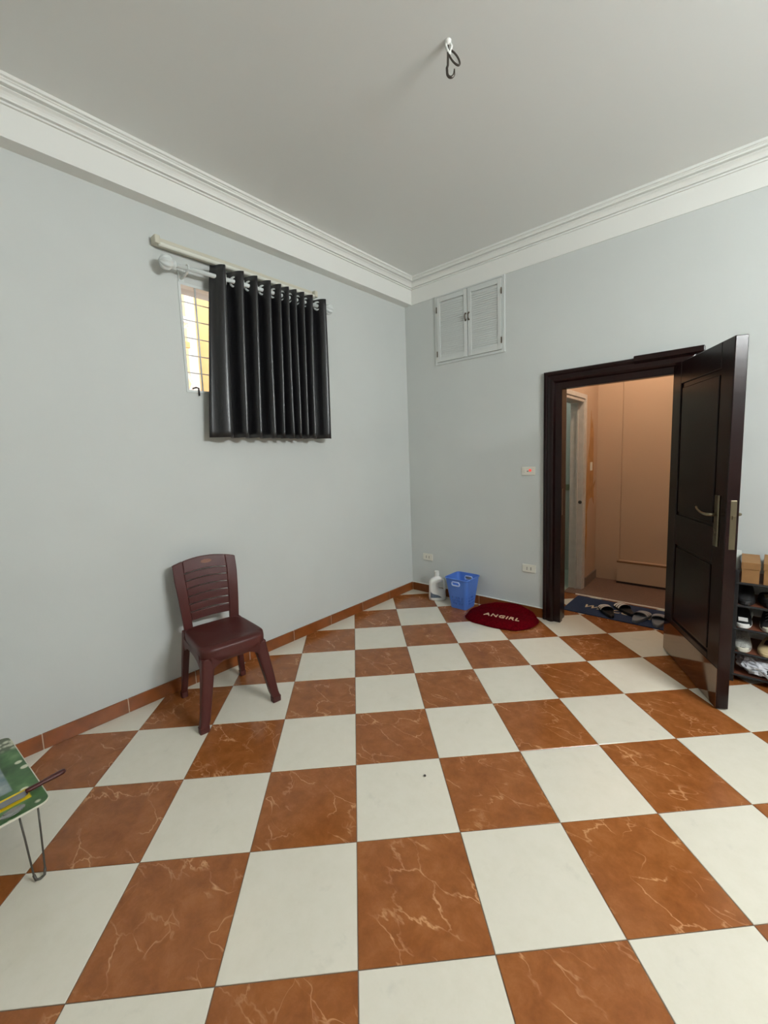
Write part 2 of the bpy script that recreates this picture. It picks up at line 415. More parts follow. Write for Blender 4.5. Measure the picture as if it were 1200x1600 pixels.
# outside: ochre neighbour wall and braced white shutter
ow = struct(MB().box(-1.5, -1.3, -1.655, 1.0, -0.2, 5.0).build('wall_neighbour', M['orangew']), 'sunlit ochre wall outside the window')
sh = thing('braced_gate', (-1.20, -1.89, -0.2), 0, 'pinkish white braced gate seen through the window grille', 'gate')
MB().box(-0.02, 0.02, 0, 0.05, 0, 3.8).build('post', M['pinkw'], sh); MB().box(-0.02, 0.02, 0.185, 0.25, 0, 3.8).build('post', M['pinkw'], sh)
for z in (0.3, 1.2, 2.02, 2.74, 2.96): MB().box(-0.018, 0.018, 0.05, 0.185, z - 0.025, z + 0.025).build('rail', M['pinkw'] if z != 2.74 else M['orangew'], sh)
def bar(p, q, t, name, m, par):
    MB().tube([p, q], t, 6).build(name, m, par)
bar((0, 0.05, 2.70), (0, 0.185, 2.40), 0.012, 'brace', M['pinkw'], sh); bar((0, 0.185, 2.38), (0, 0.05, 2.06), 0.012, 'brace', M['pinkw'], sh)
bar((0, 0.05, 2.78), (0, 0.185, 2.92), 0.010, 'brace', M['pinkw'], sh)
MB().box(-0.012, 0.0, 0.05, 0.185, 0.3, 2.02).build('infill_panel', M['pinkw'], sh)
struct(MB().box(-4.0, -3.8, -6, 4, -0.2, 4.6).build('wall_street', M['pinkw']), 'far pale wall outside the window')
struct(MB().box(-4.0, -0.16, -6, 4, -0.3, -0.2).build('ground', M['terrazzo']), 'paved alley outside the window')

# ------------------------------------------------------------------ door frame and leaf
def frame_profile():
    # (distance from outer edge, y) stepped casing, seen in plan
    return [(0.0, 0.0), (0.0, -0.022), (0.006, -0.030), (0.022, -0.034), (0.034, -0.030), (0.040, -0.036), (0.058, -0.044), (0.076, -0.046), (0.086, -0.042), (0.092, -0.034), (0.098, -0.024), (0.148, -0.024), (0.148, 0.03), (0.136, 0.03), (0.136, WT + 0.004), (0.100, WT + 0.004), (0.100, 0.0)]
FX0, FX1, FZ = 1.425, 2.460, 2.090
fr = struct(bpy.data.objects.new('trim_5', None), 'dark brown moulded wooden door frame'); COL.objects.link(fr); fr.location = (FX0, 0, 0)
P = frame_profile(); FW = FX1 - FX0
mb = MB(); mb.loft([[Vector((d, yy, 0)) for d, yy in P], [Vector((d, yy, FZ - d)) for d, yy in P]]); mb.build('jamb', M['darkwood'], fr)
mb = MB(); mb.loft([[Vector((FW - d, yy, 0)) for d, yy in P], [Vector((FW - d, yy, FZ - d)) for d, yy in P]]); mb.build('jamb', M['darkwood'], fr)
mb = MB(); mb.loft([[Vector((d, yy, FZ - d)) for d, yy in P], [Vector((FW - d, yy, FZ - d)) for d, yy in P]]); mb.build('head', M['darkwood'], fr)
mb = MB(); mb.box(FW * 0.62, FW + 0.012, -0.05, 0.0, FZ - 0.03, FZ + 0.012); mb.build('head_cap', M['darkwood'], fr, bevel=0.006)
MB().box(0.1475, 0.1495, -0.015, 0.015, 0.92, 1.14).build('strike_plate', M['bronze'], fr)

LW, LT, LZ0, LZ1 = 0.754, 0.058, 0.008, 1.993
leaf = struct(bpy.data.objects.new('door_1', None), 'open dark brown panelled door with steel kick plate'); COL.objects.link(leaf)
leaf.location = (2.309, -0.066, 0); leaf.rotation_euler = (0, 0, math.atan2(-0.9005, 0.435))
MB().box(0.01, LW - 0.01, 0.010, LT - 0.010, LZ0, LZ1).build('core', M['darkwood'], leaf)
ST = 0.125
for nm, x0, x1, z0, z1 in (('stile', 0, ST, LZ0, LZ1), ('stile', LW - ST, LW, LZ0, LZ1), ('rail', ST, LW - ST, LZ1 - 0.14, LZ1), ('rail', ST, LW - ST, 0.80, 1.00), ('rail', ST, LW - ST, LZ0, 0.27)):
    MB().box(x0, x1, 0, LT, z0, z1).build(nm, M['darkwood'], leaf, bevel=0.004)
for z0, z1 in ((0.29, 0.78), (1.02, 1.825)):
    for y0, y1 in ((0.002, 0.012), (LT - 0.012, LT - 0.002)):
        MB().box(ST + 0.02, LW - ST - 0.02, y0, y1, z0, z1).build('panel', M['darkwood'], leaf, bevel=0.0095, seg=3)
tag(MB().box(0.006, LW - 0.004, -0.0022, 0.001, LZ0 + 0.002, 0.235).build('kick_plate', M['steel'], leaf), 'reflective steel kick plate')
def lever(sgn, y0):
    p = MB().box(0.645, 0.690, min(y0, y0 + sgn * 0.008), max(y0, y0 + sgn * 0.008), 0.90, 1.18).build('handle_plate', M['brass'], leaf, bevel=0.003)
    mb = MB(); pts = [(0.668, y0, 1.075), (0.668, y0 + sgn * 0.035, 1.075), (0.662, y0 + sgn * 0.047, 1.075)]
    pts += [(0.65 - 0.022 * k, y0 + sgn * (0.050 + 0.004 * math.sin(k / 5 * PI)), 1.075 + 0.0011 * k * k) for k in range(6)]
    mb.tube(pts, [0.009, 0.009, 0.009] + [0.008, 0.0075, 0.007, 0.0068, 0.0065, 0.006], 10)
    mb.build('lever', M['brass'], p, smooth=True)
    MB().lathe([(0.009, 0), (0.009, 0.004), (0.006, 0.005)], 12, Matrix.Translation((0.668, y0 + sgn * 0.008, 0.98)) @ Matrix.Rotation(PI / 2 * (1 if sgn < 0 else -1), 4, 'X')).build('keyhole', M['bronze'], p)
lever(-1, 0.0); lever(1, LT)
MB().box(LW - 0.002, LW + 0.002, 0.018, 0.046, 0.90, 1.16).build('latch_plate', M['brass'], leaf, bevel=0.001)
MB().box(LW + 0.002, LW + 0.010, 0.026, 0.038, 1.06, 1.08).build('latch_bolt', M['brass'], leaf)
for z in (0.25, 1.0, 1.72):
    MB().lathe([(0.008, -0.05), (0.008, 0.05)], 10, Matrix.Translation((-0.008, 0.045, z))).build('hinge', M['bronze'], leaf)

# ------------------------------------------------------------------ landing behind the door
HX0, HX1, HY1, HZ = 1.46, 3.3, 1.50, 3.0
holed_wall('wall_hall_left', 0, HX0 - 0.12, HX0, WT, HY1 + 0.2, -0.05, HZ, (0.30, 1.000, -0.01, 1.955), M['peach'], 'peach landing wall with stained plaster')
struct(MB().box(HX0 - 0.12, 1.70, HY1, HY1 + 0.30, -0.05, HZ).build('wall_hall_back', M['peach']), 'peach pier at the left end of the landing')
struct(MB().box(1.70, HX1, HY1 + 0.04, HY1 + 0.30, -0.05, HZ).build('wall_hall_recess', M['peach']), 'peach wall at the far side of the landing')
struct(MB().box(HX1, HX1 + 0.1, WT, HY1 + 0.30, -0.05, HZ).build('wall_hall_right', M['peach']), 'peach wall at the right end of the landing')
struct(MB().box(HX0 - 0.12, HX1 + 0.1, WT, HY1 + 0.30, HZ, HZ + 0.1).build('ceiling_hall', M['peach']), 'peach landing ceiling')
struct(MB().box(1.2, HX1, 0.80, HY1 + 0.2, -0.1, 0.006).build('floor_landing', M['terrazzo']), 'brown terrazzo strip on the landing')
struct(MB().box(1.46, HX1, 0.785, 0.80, -0.1, 0.009).build('trim_7', M['trimw'], bevel=0.002), 'thin white threshold strip before the terrazzo')
mb = MB().box(1.70, HX1, HY1 - 0.10, HY1 + 0.04, 0.03, 0.235); struct(mb.build('trim_8', M['peach']), 'low peach plinth at the foot of the landing wall')
struct(MB().box(1.70, HX1, HY1 - 0.103, HY1 - 0.08, 0.235, 0.250).build('trim_9', mat('brown ledge paint', (120, 84, 54), 0.7)), 'brown ledge line on the landing plinth')
struct(MB().box(1.70, HX1, HY1 - 0.095, HY1 + 0.1, 0.0, 0.03).build('trim_10', mat('gap shadow brown', (50, 32, 24), 0.8)), 'dark strip standing in for the shadow gap below the landing plinth')  # shadow line under the plinth, put in as a dark coloured strip
struct(MB().box(1.46, 1.475, 1.08, 1.50, 0.006, 0.10).build('trim_11', mat('grey cement skirting', (128, 112, 100), 0.9, bump=(40, 0.6, 0.006))), 'broken grey cement skirting on the landing')
# stained plaster: a shallow peeled patch of its own outline
st = [(1.13 , 0.30), (1.16, 0.55), (1.15, 0.80), (1.20, 0.93), (1.27, 0.94), (1.31, 0.86), (1.30, 1.02), (1.345, 1.12), (1.32, 1.10), (1.29, 1.06), (1.285, 1.35), (1.28, 1.62), (1.25, 1.78), (1.235, 1.70), (1.215, 1.86), (1.205, 1.72), (1.19, 1.52), (1.15, 1.36), (1.125, 1.1), (1.12, 0.7)]
mb = MB(); mb.prism([(1.09 + (a - 1.12) * 1.6, b) for a, b in st], 0, 0.002, Matrix(((0, 0, 1, HX0), (1, 0, 0, 0), (0, 1, 0, 0), (0, 0, 0, 1))))
struct(mb.build('trim_12', mat('ochre peeled plaster', (176, 132, 84), 0.9, var=(9, 0.18))), 'ochre peeled paint patch on the landing wall')
# white frame of the side doorway
d2 = struct(bpy.data.objects.new('door_2', None), 'white painted side doorway frame on the landing'); COL.objects.link(d2); d2.location = (HX0, 0, 0)
MB().box(-0.125, 0.006, 0.970, 1.000, 0, 1.955).build('jamb', M['oldwhite'], d2, bevel=0.003); MB().box(-0.125, 0.006, 0.30, 0.33, 0, 1.955).build('jamb', M['oldwhite'], d2, bevel=0.003)
MB().box(-0.125, 0.006, 0.33, 0.970, 1.925, 1.955).build('head', M['oldwhite'], d2, bevel=0.003)
MB().box(0.0, 0.014, 1.000, 1.050, 0, 2.0).build('casing', M['oldwhite'], d2, bevel=0.004); MB().box(0.0, 0.014, 0.25, 0.30, 0, 2.0).build('casing', M['oldwhite'], d2, bevel=0.004)
MB().box(0.0, 0.014, 0.30, 1.000, 1.955, 2.0).build('casing', M['oldwhite'], d2, bevel=0.004)
MB().box(-0.06, -0.045, 0.955, 0.970, 0, 1.925).build('door_stop', M['oldwhite'], d2)
MB().lathe([(0.0, -0.012), (0.016, -0.008), (0.018, 0), (0.016, 0.008), (0.0, 0.012)], 12, Matrix.Translation((-0.02, 0.968, 0.92)) @ Matrix.Rotation(PI / 2, 4, 'X')).build('latch_hole', M['slot'], d2)
# wet room behind the side doorway
mb = MB(); mb.box(0.25, 1.34, 1.64, 1.75, 0, 2.6); struct(mb.build('wall_bath_back', M['bathw']), 'pale tiled wall of the wet room')
struct(MB().box(0.15, 0.25, WT, 1.75, 0, 2.6).build('wall_bath_left', M['bathw']), 'pale tiled side wall of the wet room')
struct(MB().box(0.25, 1.34, WT, 1.64, -0.1, 0.008).build('floor_bath', M['bathf']), 'pale green wet room floor')
struct(MB().box(0.15, 1.34, WT, 1.75, 2.6, 2.7).build('ceiling_bath', M['bathw']), 'wet room ceiling')
struct(MB().box(0.25, 1.34, 1.63, 1.64, 0.98, 1.05).build('trim_13', mat('dull green border tile', (120, 124, 96), 0.4)), 'dull green border tiles in the wet room')

# ------------------------------------------------------------------ lamps of the place
def batten(name, loc, rz, label, lit):
    t = thing(name, loc, rz, label, 'lamp')
    MB().box(-0.612, 0.612, -0.034, 0, -0.022, 0.024).build('housing', M['cream'], t, bevel=0.006)
    for s_ in (-1, 1):
        MB().prism(rr(0.016, 0.024, 0.007, 3, s_ * 0.598, -0.044), -0.026, 0.020).build('lamp_holder', M['cream'], t, bevel=0.003)
    MB().lathe([(0.0125, -0.59), (0.013, -0.58), (0.013, 0.58), (0.0125, 0.59)], 14, Matrix.Translation((0, -0.050, -0.020)) @ Matrix.Rotation(PI / 2, 4, 'Y')).build('tube', lit, t, smooth=True)
    return t
M['tubelit'] = mat('lit tube', (255, 255, 255), 0.3, emit=(249, 253, 254), estr=TUBE_W)
# on wall_left: local -y must face +x  -> rz = +90deg
batten('fluorescent_lamp', (0.0, -1.838, 2.768), PI / 2, 'unlit fluorescent batten lamp fixed above the curtain rod', M['tubeoff'])
batten('fluorescent_lamp', (RX, -2.05, 2.62), -PI / 2, 'lit fluorescent batten lamp on the wall out of view to the right', M['tubelit'])
t = thing('light_bulb', (2.15, 0.58, HZ), 0, 'warm bulb hanging from the landing ceiling', 'lamp')
MB().lathe([(0.025, 0), (0.025, -0.05), (0.018, -0.06)], 14).build('bulb_holder', M['white'], t)
MB().lathe([(0.012, -0.06), (0.02, -0.075), (0.032, -0.10), (0.034, -0.12), (0.026, -0.145), (0.002, -0.155)], 16).build('bulb', mat('lit bulb', (255, 255, 255), 0.4, emit=(255, 239, 217), estr=BULB_W), t, smooth=True)

t = thing('light_bulb', (0.8, 0.9, 2.6), 0, 'cool bulb on the wet room ceiling', 'lamp')
MB().lathe([(0.025, 0), (0.025, -0.05), (0.018, -0.06)], 14).build('bulb_holder', M['white'], t)
MB().lathe([(0.012, -0.06), (0.02, -0.075), (0.032, -0.10), (0.034, -0.12), (0.026, -0.145), (0.002, -0.155)], 16).build('bulb', mat('lit cool bulb', (255, 255, 255), 0.4, emit=(240, 250, 245), estr=150.0), t, smooth=True)

# ------------------------------------------------------------------ curtain and rod
RZ = 2.632; RXO = 0.10
rod = thing('curtain_rod', (0, -2.32, RZ), 0, 'white curtain rod with fluted finials above the window', 'curtain rod')
MB().tube([(RXO, -0.06, 0), (RXO, 1.14, 0.028)], 0.0135, 14).build('pole', M['rodw'], rod, smooth=True)
def finial(y, sg, z=0.0):
    Mx = Matrix.Translation((RXO, y, z)) @ Matrix.Rotation(-PI / 2 * sg, 4, 'X')
    n = 64; prof_ = [(0.016, 0), (0.022, 0.004), (0.022, 0.014), (0.018, 0.020), (0.026, 0.026), (0.037, 0.040), (0.040, 0.058), (0.034, 0.076), (0.022, 0.086), (0.012, 0.092), (0.004, 0.094)]
    rings = []
    for i, (r, z_) in enumerate(prof_):
        fl_ = 0.11 if i >= 4 else 0.0
        rings.append([Mx @ Vector((r * (1 + fl_ * math.cos(8 * 2 * PI * k / n)) * math.cos(2 * PI * k / n), r * (1 + fl_ * math.cos(8 * 2 * PI * k / n)) * math.sin(2 * PI * k / n), z_)) for k in range(n)])
    mb = MB(); mb.loft(rings); mb.build('finial', M['rodw'], rod, smooth=True)
finial(-0.04, -1); finial(1.115, 1, 0.028)
for yb in (0.03, 1.09):
    mb = MB(); mb.box(0, 0.008, yb - 0.018, yb + 0.018, -0.05, 0.04); mb.tube([(0.006, yb, -0.03), (0.05, yb, -0.028), (0.085, yb, -0.02), (0.10, yb, -0.012)], 0.009, 8)
    mb.torus((RXO, yb, 0.003), 0.018, 0.006, Matrix.Rotation(PI / 2, 3, 'X'), 16, 6)
    mb.build('bracket', M['rodw'], rod, bevel=0.002)

ct = thing('curtain', (0, -2.21, 1.61), 0, 'charcoal satin eyelet curtain covering most of the window', 'curtain')
ytop = [-2.071, -1.939, -1.837, -1.729, -1.643, -1.577, -1.508, -1.437, -1.355, -1.226]
ybot = [-2.101, -1.987, -1.874, -1.761, -1.679, -1.594, -1.530, -1.456, -1.396, -1.235]
ztop, zbot = 2.706, 1.620
def section(ys, yl, yr, amp, k0):
    pts = [(yl, RXO - 0.02)]
    keys = [(yl, -0.35)]
    for k, yc in enumerate(ys):
        keys.append((yc, 1.0))
        if k < len(ys) - 1:
            keys.append(((yc + ys[k + 1]) / 2 - 0.014, -1.0))
    keys.append((yr, 0.1))
    out = []; n = 10
    for a in range(len(keys) - 1):
        (y0, x0), (y1, x1) = keys[a], keys[a + 1]
        for i in range(n):
            u = i / n
            c = 0.5 - 0.5 * math.cos(PI * u)
            c = c + 0.08 * math.sin(2 * PI * u)
            yy = y0 + (y1 - y0) * (u + 0.10 * math.sin(2 * PI * u))
            out.append((yy, RXO + amp * (x0 + (x1 - x0) * c)))
    out.append((keys[-1][0], RXO + amp * keys[-1][1]))
    return out
nz = 26
sect = []
stp = section(ytop, -2.134, -1.184, 0.054, 0); sbt = section(ybot, -2.225, -1.192, 0.050, 0)
mb = MB(); v = []; f = []
for r in range(nz + 1):
    tt = r / nz; z = ztop + (zbot - ztop) * tt
    e = tt ** 0.8
    for i, (a, b) in enumerate(zip(stp, sbt)):
        wob = 0.004 * math.sin(tt * 5 + i * 0.13) * tt
        v.append((a[1] + (b[1] - a[1]) * e + wob, (a[0] + (b[0] - a[0]) * e) + 2.21, z - 1.61))
nn = len(stp)
for r in range(nz):
    for i in range(nn - 1): f.append((r * nn + i, r * nn + i + 1, (r + 1) * nn + i + 1, (r + 1) * nn + i))
mb.add(v, f); mb.build('cloth', M['curtain'], ct, smooth=True, solid=0.0025)
for k, yc in enumerate(ytop):
    yprev = -2.13 if k == 0 else (ytop[k - 1] + yc) / 2 - 0.014
    for y0, y1 in ((yprev, yc),) + (((yc, (yc + ytop[k + 1]) / 2 - 0.014),) if k < 9 else ()):
        yy = (y0 + y1) / 2; sg = 1 if y1 == yc else -1
        Mx = Matrix.Rotation(sg * math.atan2(y1 - y0, 0.108), 3, 'Z') @ Matrix.Rotation(PI / 2, 3, 'X')
        MB().torus((RXO, yy + 2.21, RZ - 1.61 + 0.028 * (yy + 2.32) / 1.14), 0.0290, 0.0078, Mx, 20, 8).build('eyelet', M['rodw'], ct, smooth=True)

# ------------------------------------------------------------------ louvred cupboard
lv = thing('louvred_cupboard', (0.383, 0.0, 2.336), 0, 'small white louvred double door cupboard high on the wall', 'cupboard')
CW, CH = 0.69, 0.630
for x0, x1, z0, z1 in ((-0.012, 0.012, -0.012, CH), (CW - 0.012, CW + 0.012, -0.012, CH), (0.012, CW - 0.012, -0.012, 0.010), (0.012, CW - 0.012, CH - 0.014, CH)):
    MB().box(x0, x1, -0.012, 0.004, z0, z1).build('frame', M['louvre'], lv, bevel=0.002)
for s_ in (0, 1):
    x0 = 0.015 + s_ * (CW / 2 - 0.012); x1 = x0 + CW / 2 - 0.018
    o = MB().box(x0, x1, -0.004, 0.002, 0.012, CH - 0.018).build('door', M['louvre'], lv)
    sw = 0.036
    for a in ((x0, x0 + sw, 0.013, CH - 0.018), (x1 - sw, x1, 0.013, CH - 0.018)): MB().box(a[0], a[1], -0.020, -0.004, a[2], a[3]).build('stile', M['louvre'], o, bevel=0.003)
    for z0 in (0.013, CH - 0.018 - 0.045): MB().box(x0 + sw, x1 - sw, -0.020, -0.004, z0, z0 + 0.045).build('rail', M['louvre'], o, bevel=0.003)
    mb = MB(); zz = 0.064
    while zz < CH - 0.075:
        mb.box(x0 + sw, x1 - sw, -0.0012, 0.0012, -0.012, 0.012, Matrix.Translation((0, -0.012, zz + 0.006)) @ Matrix.Rotation(math.radians(-16), 4, 'X')); zz += 0.0190
    tag(mb.build('louvres', M['louvre'], o), kind='stuff')
    hx = x1 - 0.014 if s_ == 0 else x0 + 0.014
    mb = MB(); mb.tube([(hx, -0.02, 0.335), (hx, -0.036, 0.345), (hx, -0.040, 0.365), (hx, -0.036, 0.385), (hx, -0.02, 0.395)], 0.0045, 8)
    for z in (0.335, 0.395): mb.lathe([(0.008, 0), (0.008, 0.004)], 10, Matrix.Translation((hx, -0.02, z)) @ Matrix.Rotation(PI / 2, 4, 'X'))
    mb.build('handle', M['bronze'], o, smooth=True)
    hx = x0 if s_ == 0 else x1
    for z in (0.09, 0.50): MB().lathe([(0.005, -0.026), (0.005, 0.026)], 8, Matrix.Translation((hx, -0.021, z))).build('hinge', M['bronze'], o)

# ------------------------------------------------------------------ switches and sockets
def plate(name, x, z, label, kind):
    t = thing(name, (x, 0, z), 0, label, 'switch' if kind == 'switch' else 'socket')
    MB().box(-0.06, 0.06, -0.009, 0, -0.036, 0.036).build('plate', M['socket'], t, bevel=0.004)
    if kind == 'switch':
        MB().box(-0.040, -0.018, -0.013, -0.009, -0.014, 0.014).build('switch_button', M['socket'], t, bevel=0.002)
        MB().box(-0.012, 0.002, -0.0105, -0.009, -0.005, 0.002).build('slot', M['slot'], t)
        MB().lathe([(0.012, 0), (0.012, 0.003), (0.008, 0.005)], 14, Matrix.Translation((0.016, -0.009, 0.006)) @ Matrix.Rotation(PI / 2, 4, 'X')).build('indicator', M['redlamp'], t)
        MB().box(0.030, 0.050, -0.013, -0.009, -0.014, 0.014).build('switch_button', M['socket'], t, bevel=0.002)
    else:
        for sx in (-0.018, 0.018):
            for sz in (-0.007, 0.007): MB().lathe([(0.0042, 0), (0.0042, 0.001)], 8, Matrix.Translation((sx, -0.009, sz)) @ Matrix.Rotation(PI / 2, 4, 'X')).build('socket_hole', M['slot'], t)
            MB().box(sx - 0.001, sx + 0.001, -0.0098, -0.009, -0.014, 0.014).build('slot', M['slot'], t)
    return t
plate('wall_switch', 1.292, 1.287, 'ivory wall switch with red indicator left of the doorway', 'switch')
plate('wall_socket', 1.299, 0.426, 'ivory wall socket low beside the dark door frame', 'socket')
plate('wall_socket', 0.214, 0.387, 'ivory wall socket low in the corner above the white jug', 'socket')
t = thing('wall_switch', (HX0 + 0.002, 1.255, 1.275), PI / 2, 'small cream switch on the stained landing wall', 'switch')
MB().box(-0.03, 0.03, -0.01, 0, -0.045, 0.045).build('plate', M['socket'], t, bevel=0.003); MB().box(-0.012, 0.012, -0.014, -0.009, -0.016, 0.016).build('switch_button', M['socket'], t, bevel=0.002)

# ------------------------------------------------------------------ ceiling hook
hk = thing('ceiling_hook', (1.668, -1.830, H), 0, 'iron fan hook with loop hanging from the ceiling', 'hook')
mb = MB(); mb.lathe([(0.015, 0.0), (0.013, -0.006), (0.009, -0.012), (0.006, -0.016)], 14); mb.build('base', M['trimw'], hk, smooth=True)
ax = Vector((0.755, 0.655, 0))      # plane of the hook faces the viewer
def hp(u, z): return (ax.x * u, ax.y * u, z)
MB().tube([hp(-0.006, -0.002), hp(-0.008, -0.02), hp(0.002, -0.045), hp(0.010, -0.052)], 0.006, 8).build('wire_wrap', M['trimw'], hk, smooth=True)
MB().tube([hp(0.006, -0.004), hp(0.016, -0.02), hp(0.012, -0.036), hp(0.004, -0.05)], 0.005, 8).build('wire_wrap', M['trimw'], hk, smooth=True)
pts = [hp(0.0, -0.018), hp(0.0, -0.05), hp(-0.001, -0.075), hp(-0.002, -0.095), hp(-0.006, -0.105), hp(-0.005, -0.120)]
pts += [hp(0.010 - 0.015 * math.cos(a), -0.124 - 0.017 * math.sin(a)) for a in [PI * k / 8 for k in range(9)]] + [hp(0.026, -0.110)]
mb = MB(); mb.tube(pts, [0.005] * 4 + [0.0055] * 10 + [0.0045, 0.003], 10); mb.build('hook', M['darkmetal'], hk, smooth=True)
lp = [hp(0.026 + 0.011 * math.cos(a) + 0.021 * math.sin(a), -0.066 + 0.007 * math.cos(a) - 0.029 * math.sin(a)) for a in [2 * PI * k / 24 for k in range(25)]]
MB().tube(lp, 0.004, 8, False).build('loop', M['darkmetal'], hk, smooth=True)

# ------------------------------------------------------------------ plastic chair
ch = thing('plastic_chair', (0.353, -2.382, 0), math.radians(-8), 'maroon plastic chair with slatted back against the wall', 'chair')
def bs(s_, t_):
    return Vector((-0.158 - 0.052 * t_ + 0.012 * math.sin(t_ * PI) - 0.022 * (1 - s_ * s_), s_ * (0.168 + 0.024 * min(1, t_ * 1.25)), 0.415 + t_ * (0.425 + 0.030 * (1 - s_ * s_))))
OFF = (-0.016, 0, 0)
bk = MB(); SL = 0.68
for a, b in ((-1, -SL), (SL, 1)):
    MB().patch(bs, a, b, 0.0, 1.0, 4, 14, (-0.022, 0, 0)).build('back_rail', M['maroon'], ch, smooth=False, bevel=0.004)
tr = MB().patch(bs, -SL, SL, 0.832, 1.0, 12, 4, OFF).build('top_rail', M['maroon'], ch, bevel=0.004)
slots = [0.825, 0.722, 0.615, 0.505, 0.395, 0.285]
for k in range(6):
    hi = slots[k] - 0.007; lo = (slots[k + 1] + 0.007) if k < 5 else 0.165
    MB().patch(bs, -SL, SL, lo, hi, 12, 2, OFF).build('slat', M['maroon'], ch, bevel=0.003)
MB().patch(bs, -SL, SL, 0.0, 0.06, 12, 2, OFF).build('bottom_rail', M['maroon'], ch, bevel=0.004)
em = [(0.035 * math.cos(a), 0.012 * math.sin(a)) for a in [2 * PI * k / 14 for k in range(14)]]
c0 = bs(0.05, 0.925)
mb = MB(); mb.prism(em, 0, 0.004, Matrix.Translation(c0 + Vector((-0.001, 0, 0))) @ Matrix(((0, 0, 1, 0), (1, 0, 0, 0), (0, 1, 0, 0), (0, 0, 0, 1)))); mb.build('emblem', M['emblem'], tr)
# seat: rounded trapezium with a dished top and a rolled front edge
def seat_outline(sc, n=48):
    out = []
    for k in range(n):
        a = 2 * PI * k / n; c, s_ = math.cos(a), math.sin(a); e = 0.32
        x_ = 0.203 * abs(c) ** e * (1 if c >= 0 else -1); wd = 0.186 + 0.008 * (x_ / 0.2)
        out.append((x_ * sc + 0.012, wd * abs(s_) ** e * (1 if s_ >= 0 else -1) * sc))
    return out
mb = MB(); rings = []
for sc, z in ((0.965, 0.362), (0.985, 0.364), (1.0, 0.40), (1.005, 0.425), (1.0, 0.436), (0.985, 0.443), (0.95, 0.447), (0.88, 0.446), (0.7, 0.439), (0.45, 0.434), (0.2, 0.432)):
    rings.append([Vector((x_, y_, z - (0.010 if (x_ > 0.17 and sc > 0.9) else 0.0))) for x_, y_ in seat_outline(sc)])
mb.loft(rings); mb.build('seat', M['maroon'], ch, smooth=True)
def leg4(top, bot, a, b, name):
    """tapering channel leg: (x,y,z) centres, half sizes"""
    rings = []
    for k in range(7):
        u = k / 6; c = Vector(top).lerp(Vector(bot), u); c.x += 0.008 * math.sin(PI * u) * (1 if top[0] > 0 else -1)
        hx = a[0] + (b[0] - a[0]) * u ** 0.7; hy = a[1] + (b[1] - a[1]) * u ** 0.7
        rings.append([c + Vector((x_, y_, 0)) for x_, y_ in rr(hx, hy, min(hx, hy) * 0.45, 3)])
    # foot cap slightly wider
    c = Vector(bot); rings[-1] = [q + Vector((0, 0, 0.03)) for q in rings[-1]]
    l = MB(); l.loft(rings); lo = l.build(name, M['maroon'], ch, smooth=False, bevel=0.002)
    f_ = MB(); f_.loft([[c + Vector((x_, y_, 0.032)) for x_, y_ in rr(b[0] + 0.003, b[1] + 0.003, 0.008, 3)], [c + Vector((x_, y_, 0)) for x_, y_ in rr(b[0] + 0.002, b[1] + 0.002, 0.008, 3)]])
    f_.build('foot', M['maroon'], lo)
for s_ in (-1, 1):
    leg4((0.170, s_ * 0.149, 0.385), (0.225, s_ * 0.212, 0), (0.036, 0.038), (0.019, 0.024), 'leg')
    leg4((-0.160, s_ * 0.158, 0.44), (-0.225, s_ * 0.188, 0), (0.030, 0.022), (0.017, 0.017), 'leg')
# arched aprons below the seat
def apron(p, q, dz, th, name='apron'):
    p = Vector(p); q = Vector(q); d = (q - p).normalized(); nrm = Vector((-d.y, d.x, 0)) * th; n = 12
    top_ = []; low = []
    for k in range(n + 1):
        u = k / n; c = p.lerp(q, u); top_.append(c); low.append(c - Vector((0, 0, dz[0] + (dz[1] - dz[0]) * (abs(2 * u - 1) ** 3))))
    l = MB(); l.loft([top_ + low[::-1], [v_ + nrm for v_ in top_ + low[::-1]]]); l.build(name, M['maroon'], ch)
apron((0.212, -0.14, 0.39), (0.212, 0.14, 0.39), (0.030, 0.075), 0.012)
apron((-0.17, -0.15, 0.415), (-0.17, 0.15, 0.415), (0.075, 0.105), 0.012)
apron((-0.15, 0.172, 0.40), (0.16, 0.180, 0.40), (0.035, 0.075), 0.010); apron((0.16, -0.180, 0.40), (-0.15, -0.172, 0.40), (0.035, 0.075), 0.010)

# ------------------------------------------------------------------ jug and basket in the corner
jg = thing('detergent_jug', (0.406, -0.130, 0), math.radians(38), 'white plastic detergent jug with handle in the corner', 'bottle')
def se(hx, hy, cx=0, n=28, e=0.6):
    return [(cx + hx * abs(math.cos(a)) ** e * (1 if math.cos(a) >= 0 else -1), hy * abs(math.sin(a)) ** e * (1 if math.sin(a) >= 0 else -1)) for a in [2 * PI * k / n for k in range(n)]]
jr = [(0.0, 0.076, 0.043, 0), (0.006, 0.083, 0.047, 0), (0.04, 0.086, 0.050, 0), (0.085, 0.083, 0.049, 0), (0.10, 0.074, 0.047, -0.008), (0.112, 0.052, 0.045, -0.030), (0.15, 0.045, 0.043, -0.036), (0.18, 0.047, 0.041, -0.032), (0.19, 0.064, 0.039, -0.010), (0.205, 0.066, 0.036, -0.004), (0.222, 0.052, 0.031, -0.002), (0.236, 0.030, 0.024, 0), (0.242, 0.021, 0.020, 0), (0.250, 0.021, 0.020, 0)]
mb = MB(); mb.loft([[Vector((x_, y_, z)) for x_, y_ in se(hx, hy, cx, 28, 0.7)] for z, hx, hy, cx in jr]); jb = mb.build('body', M['jug'], jg, smooth=True)
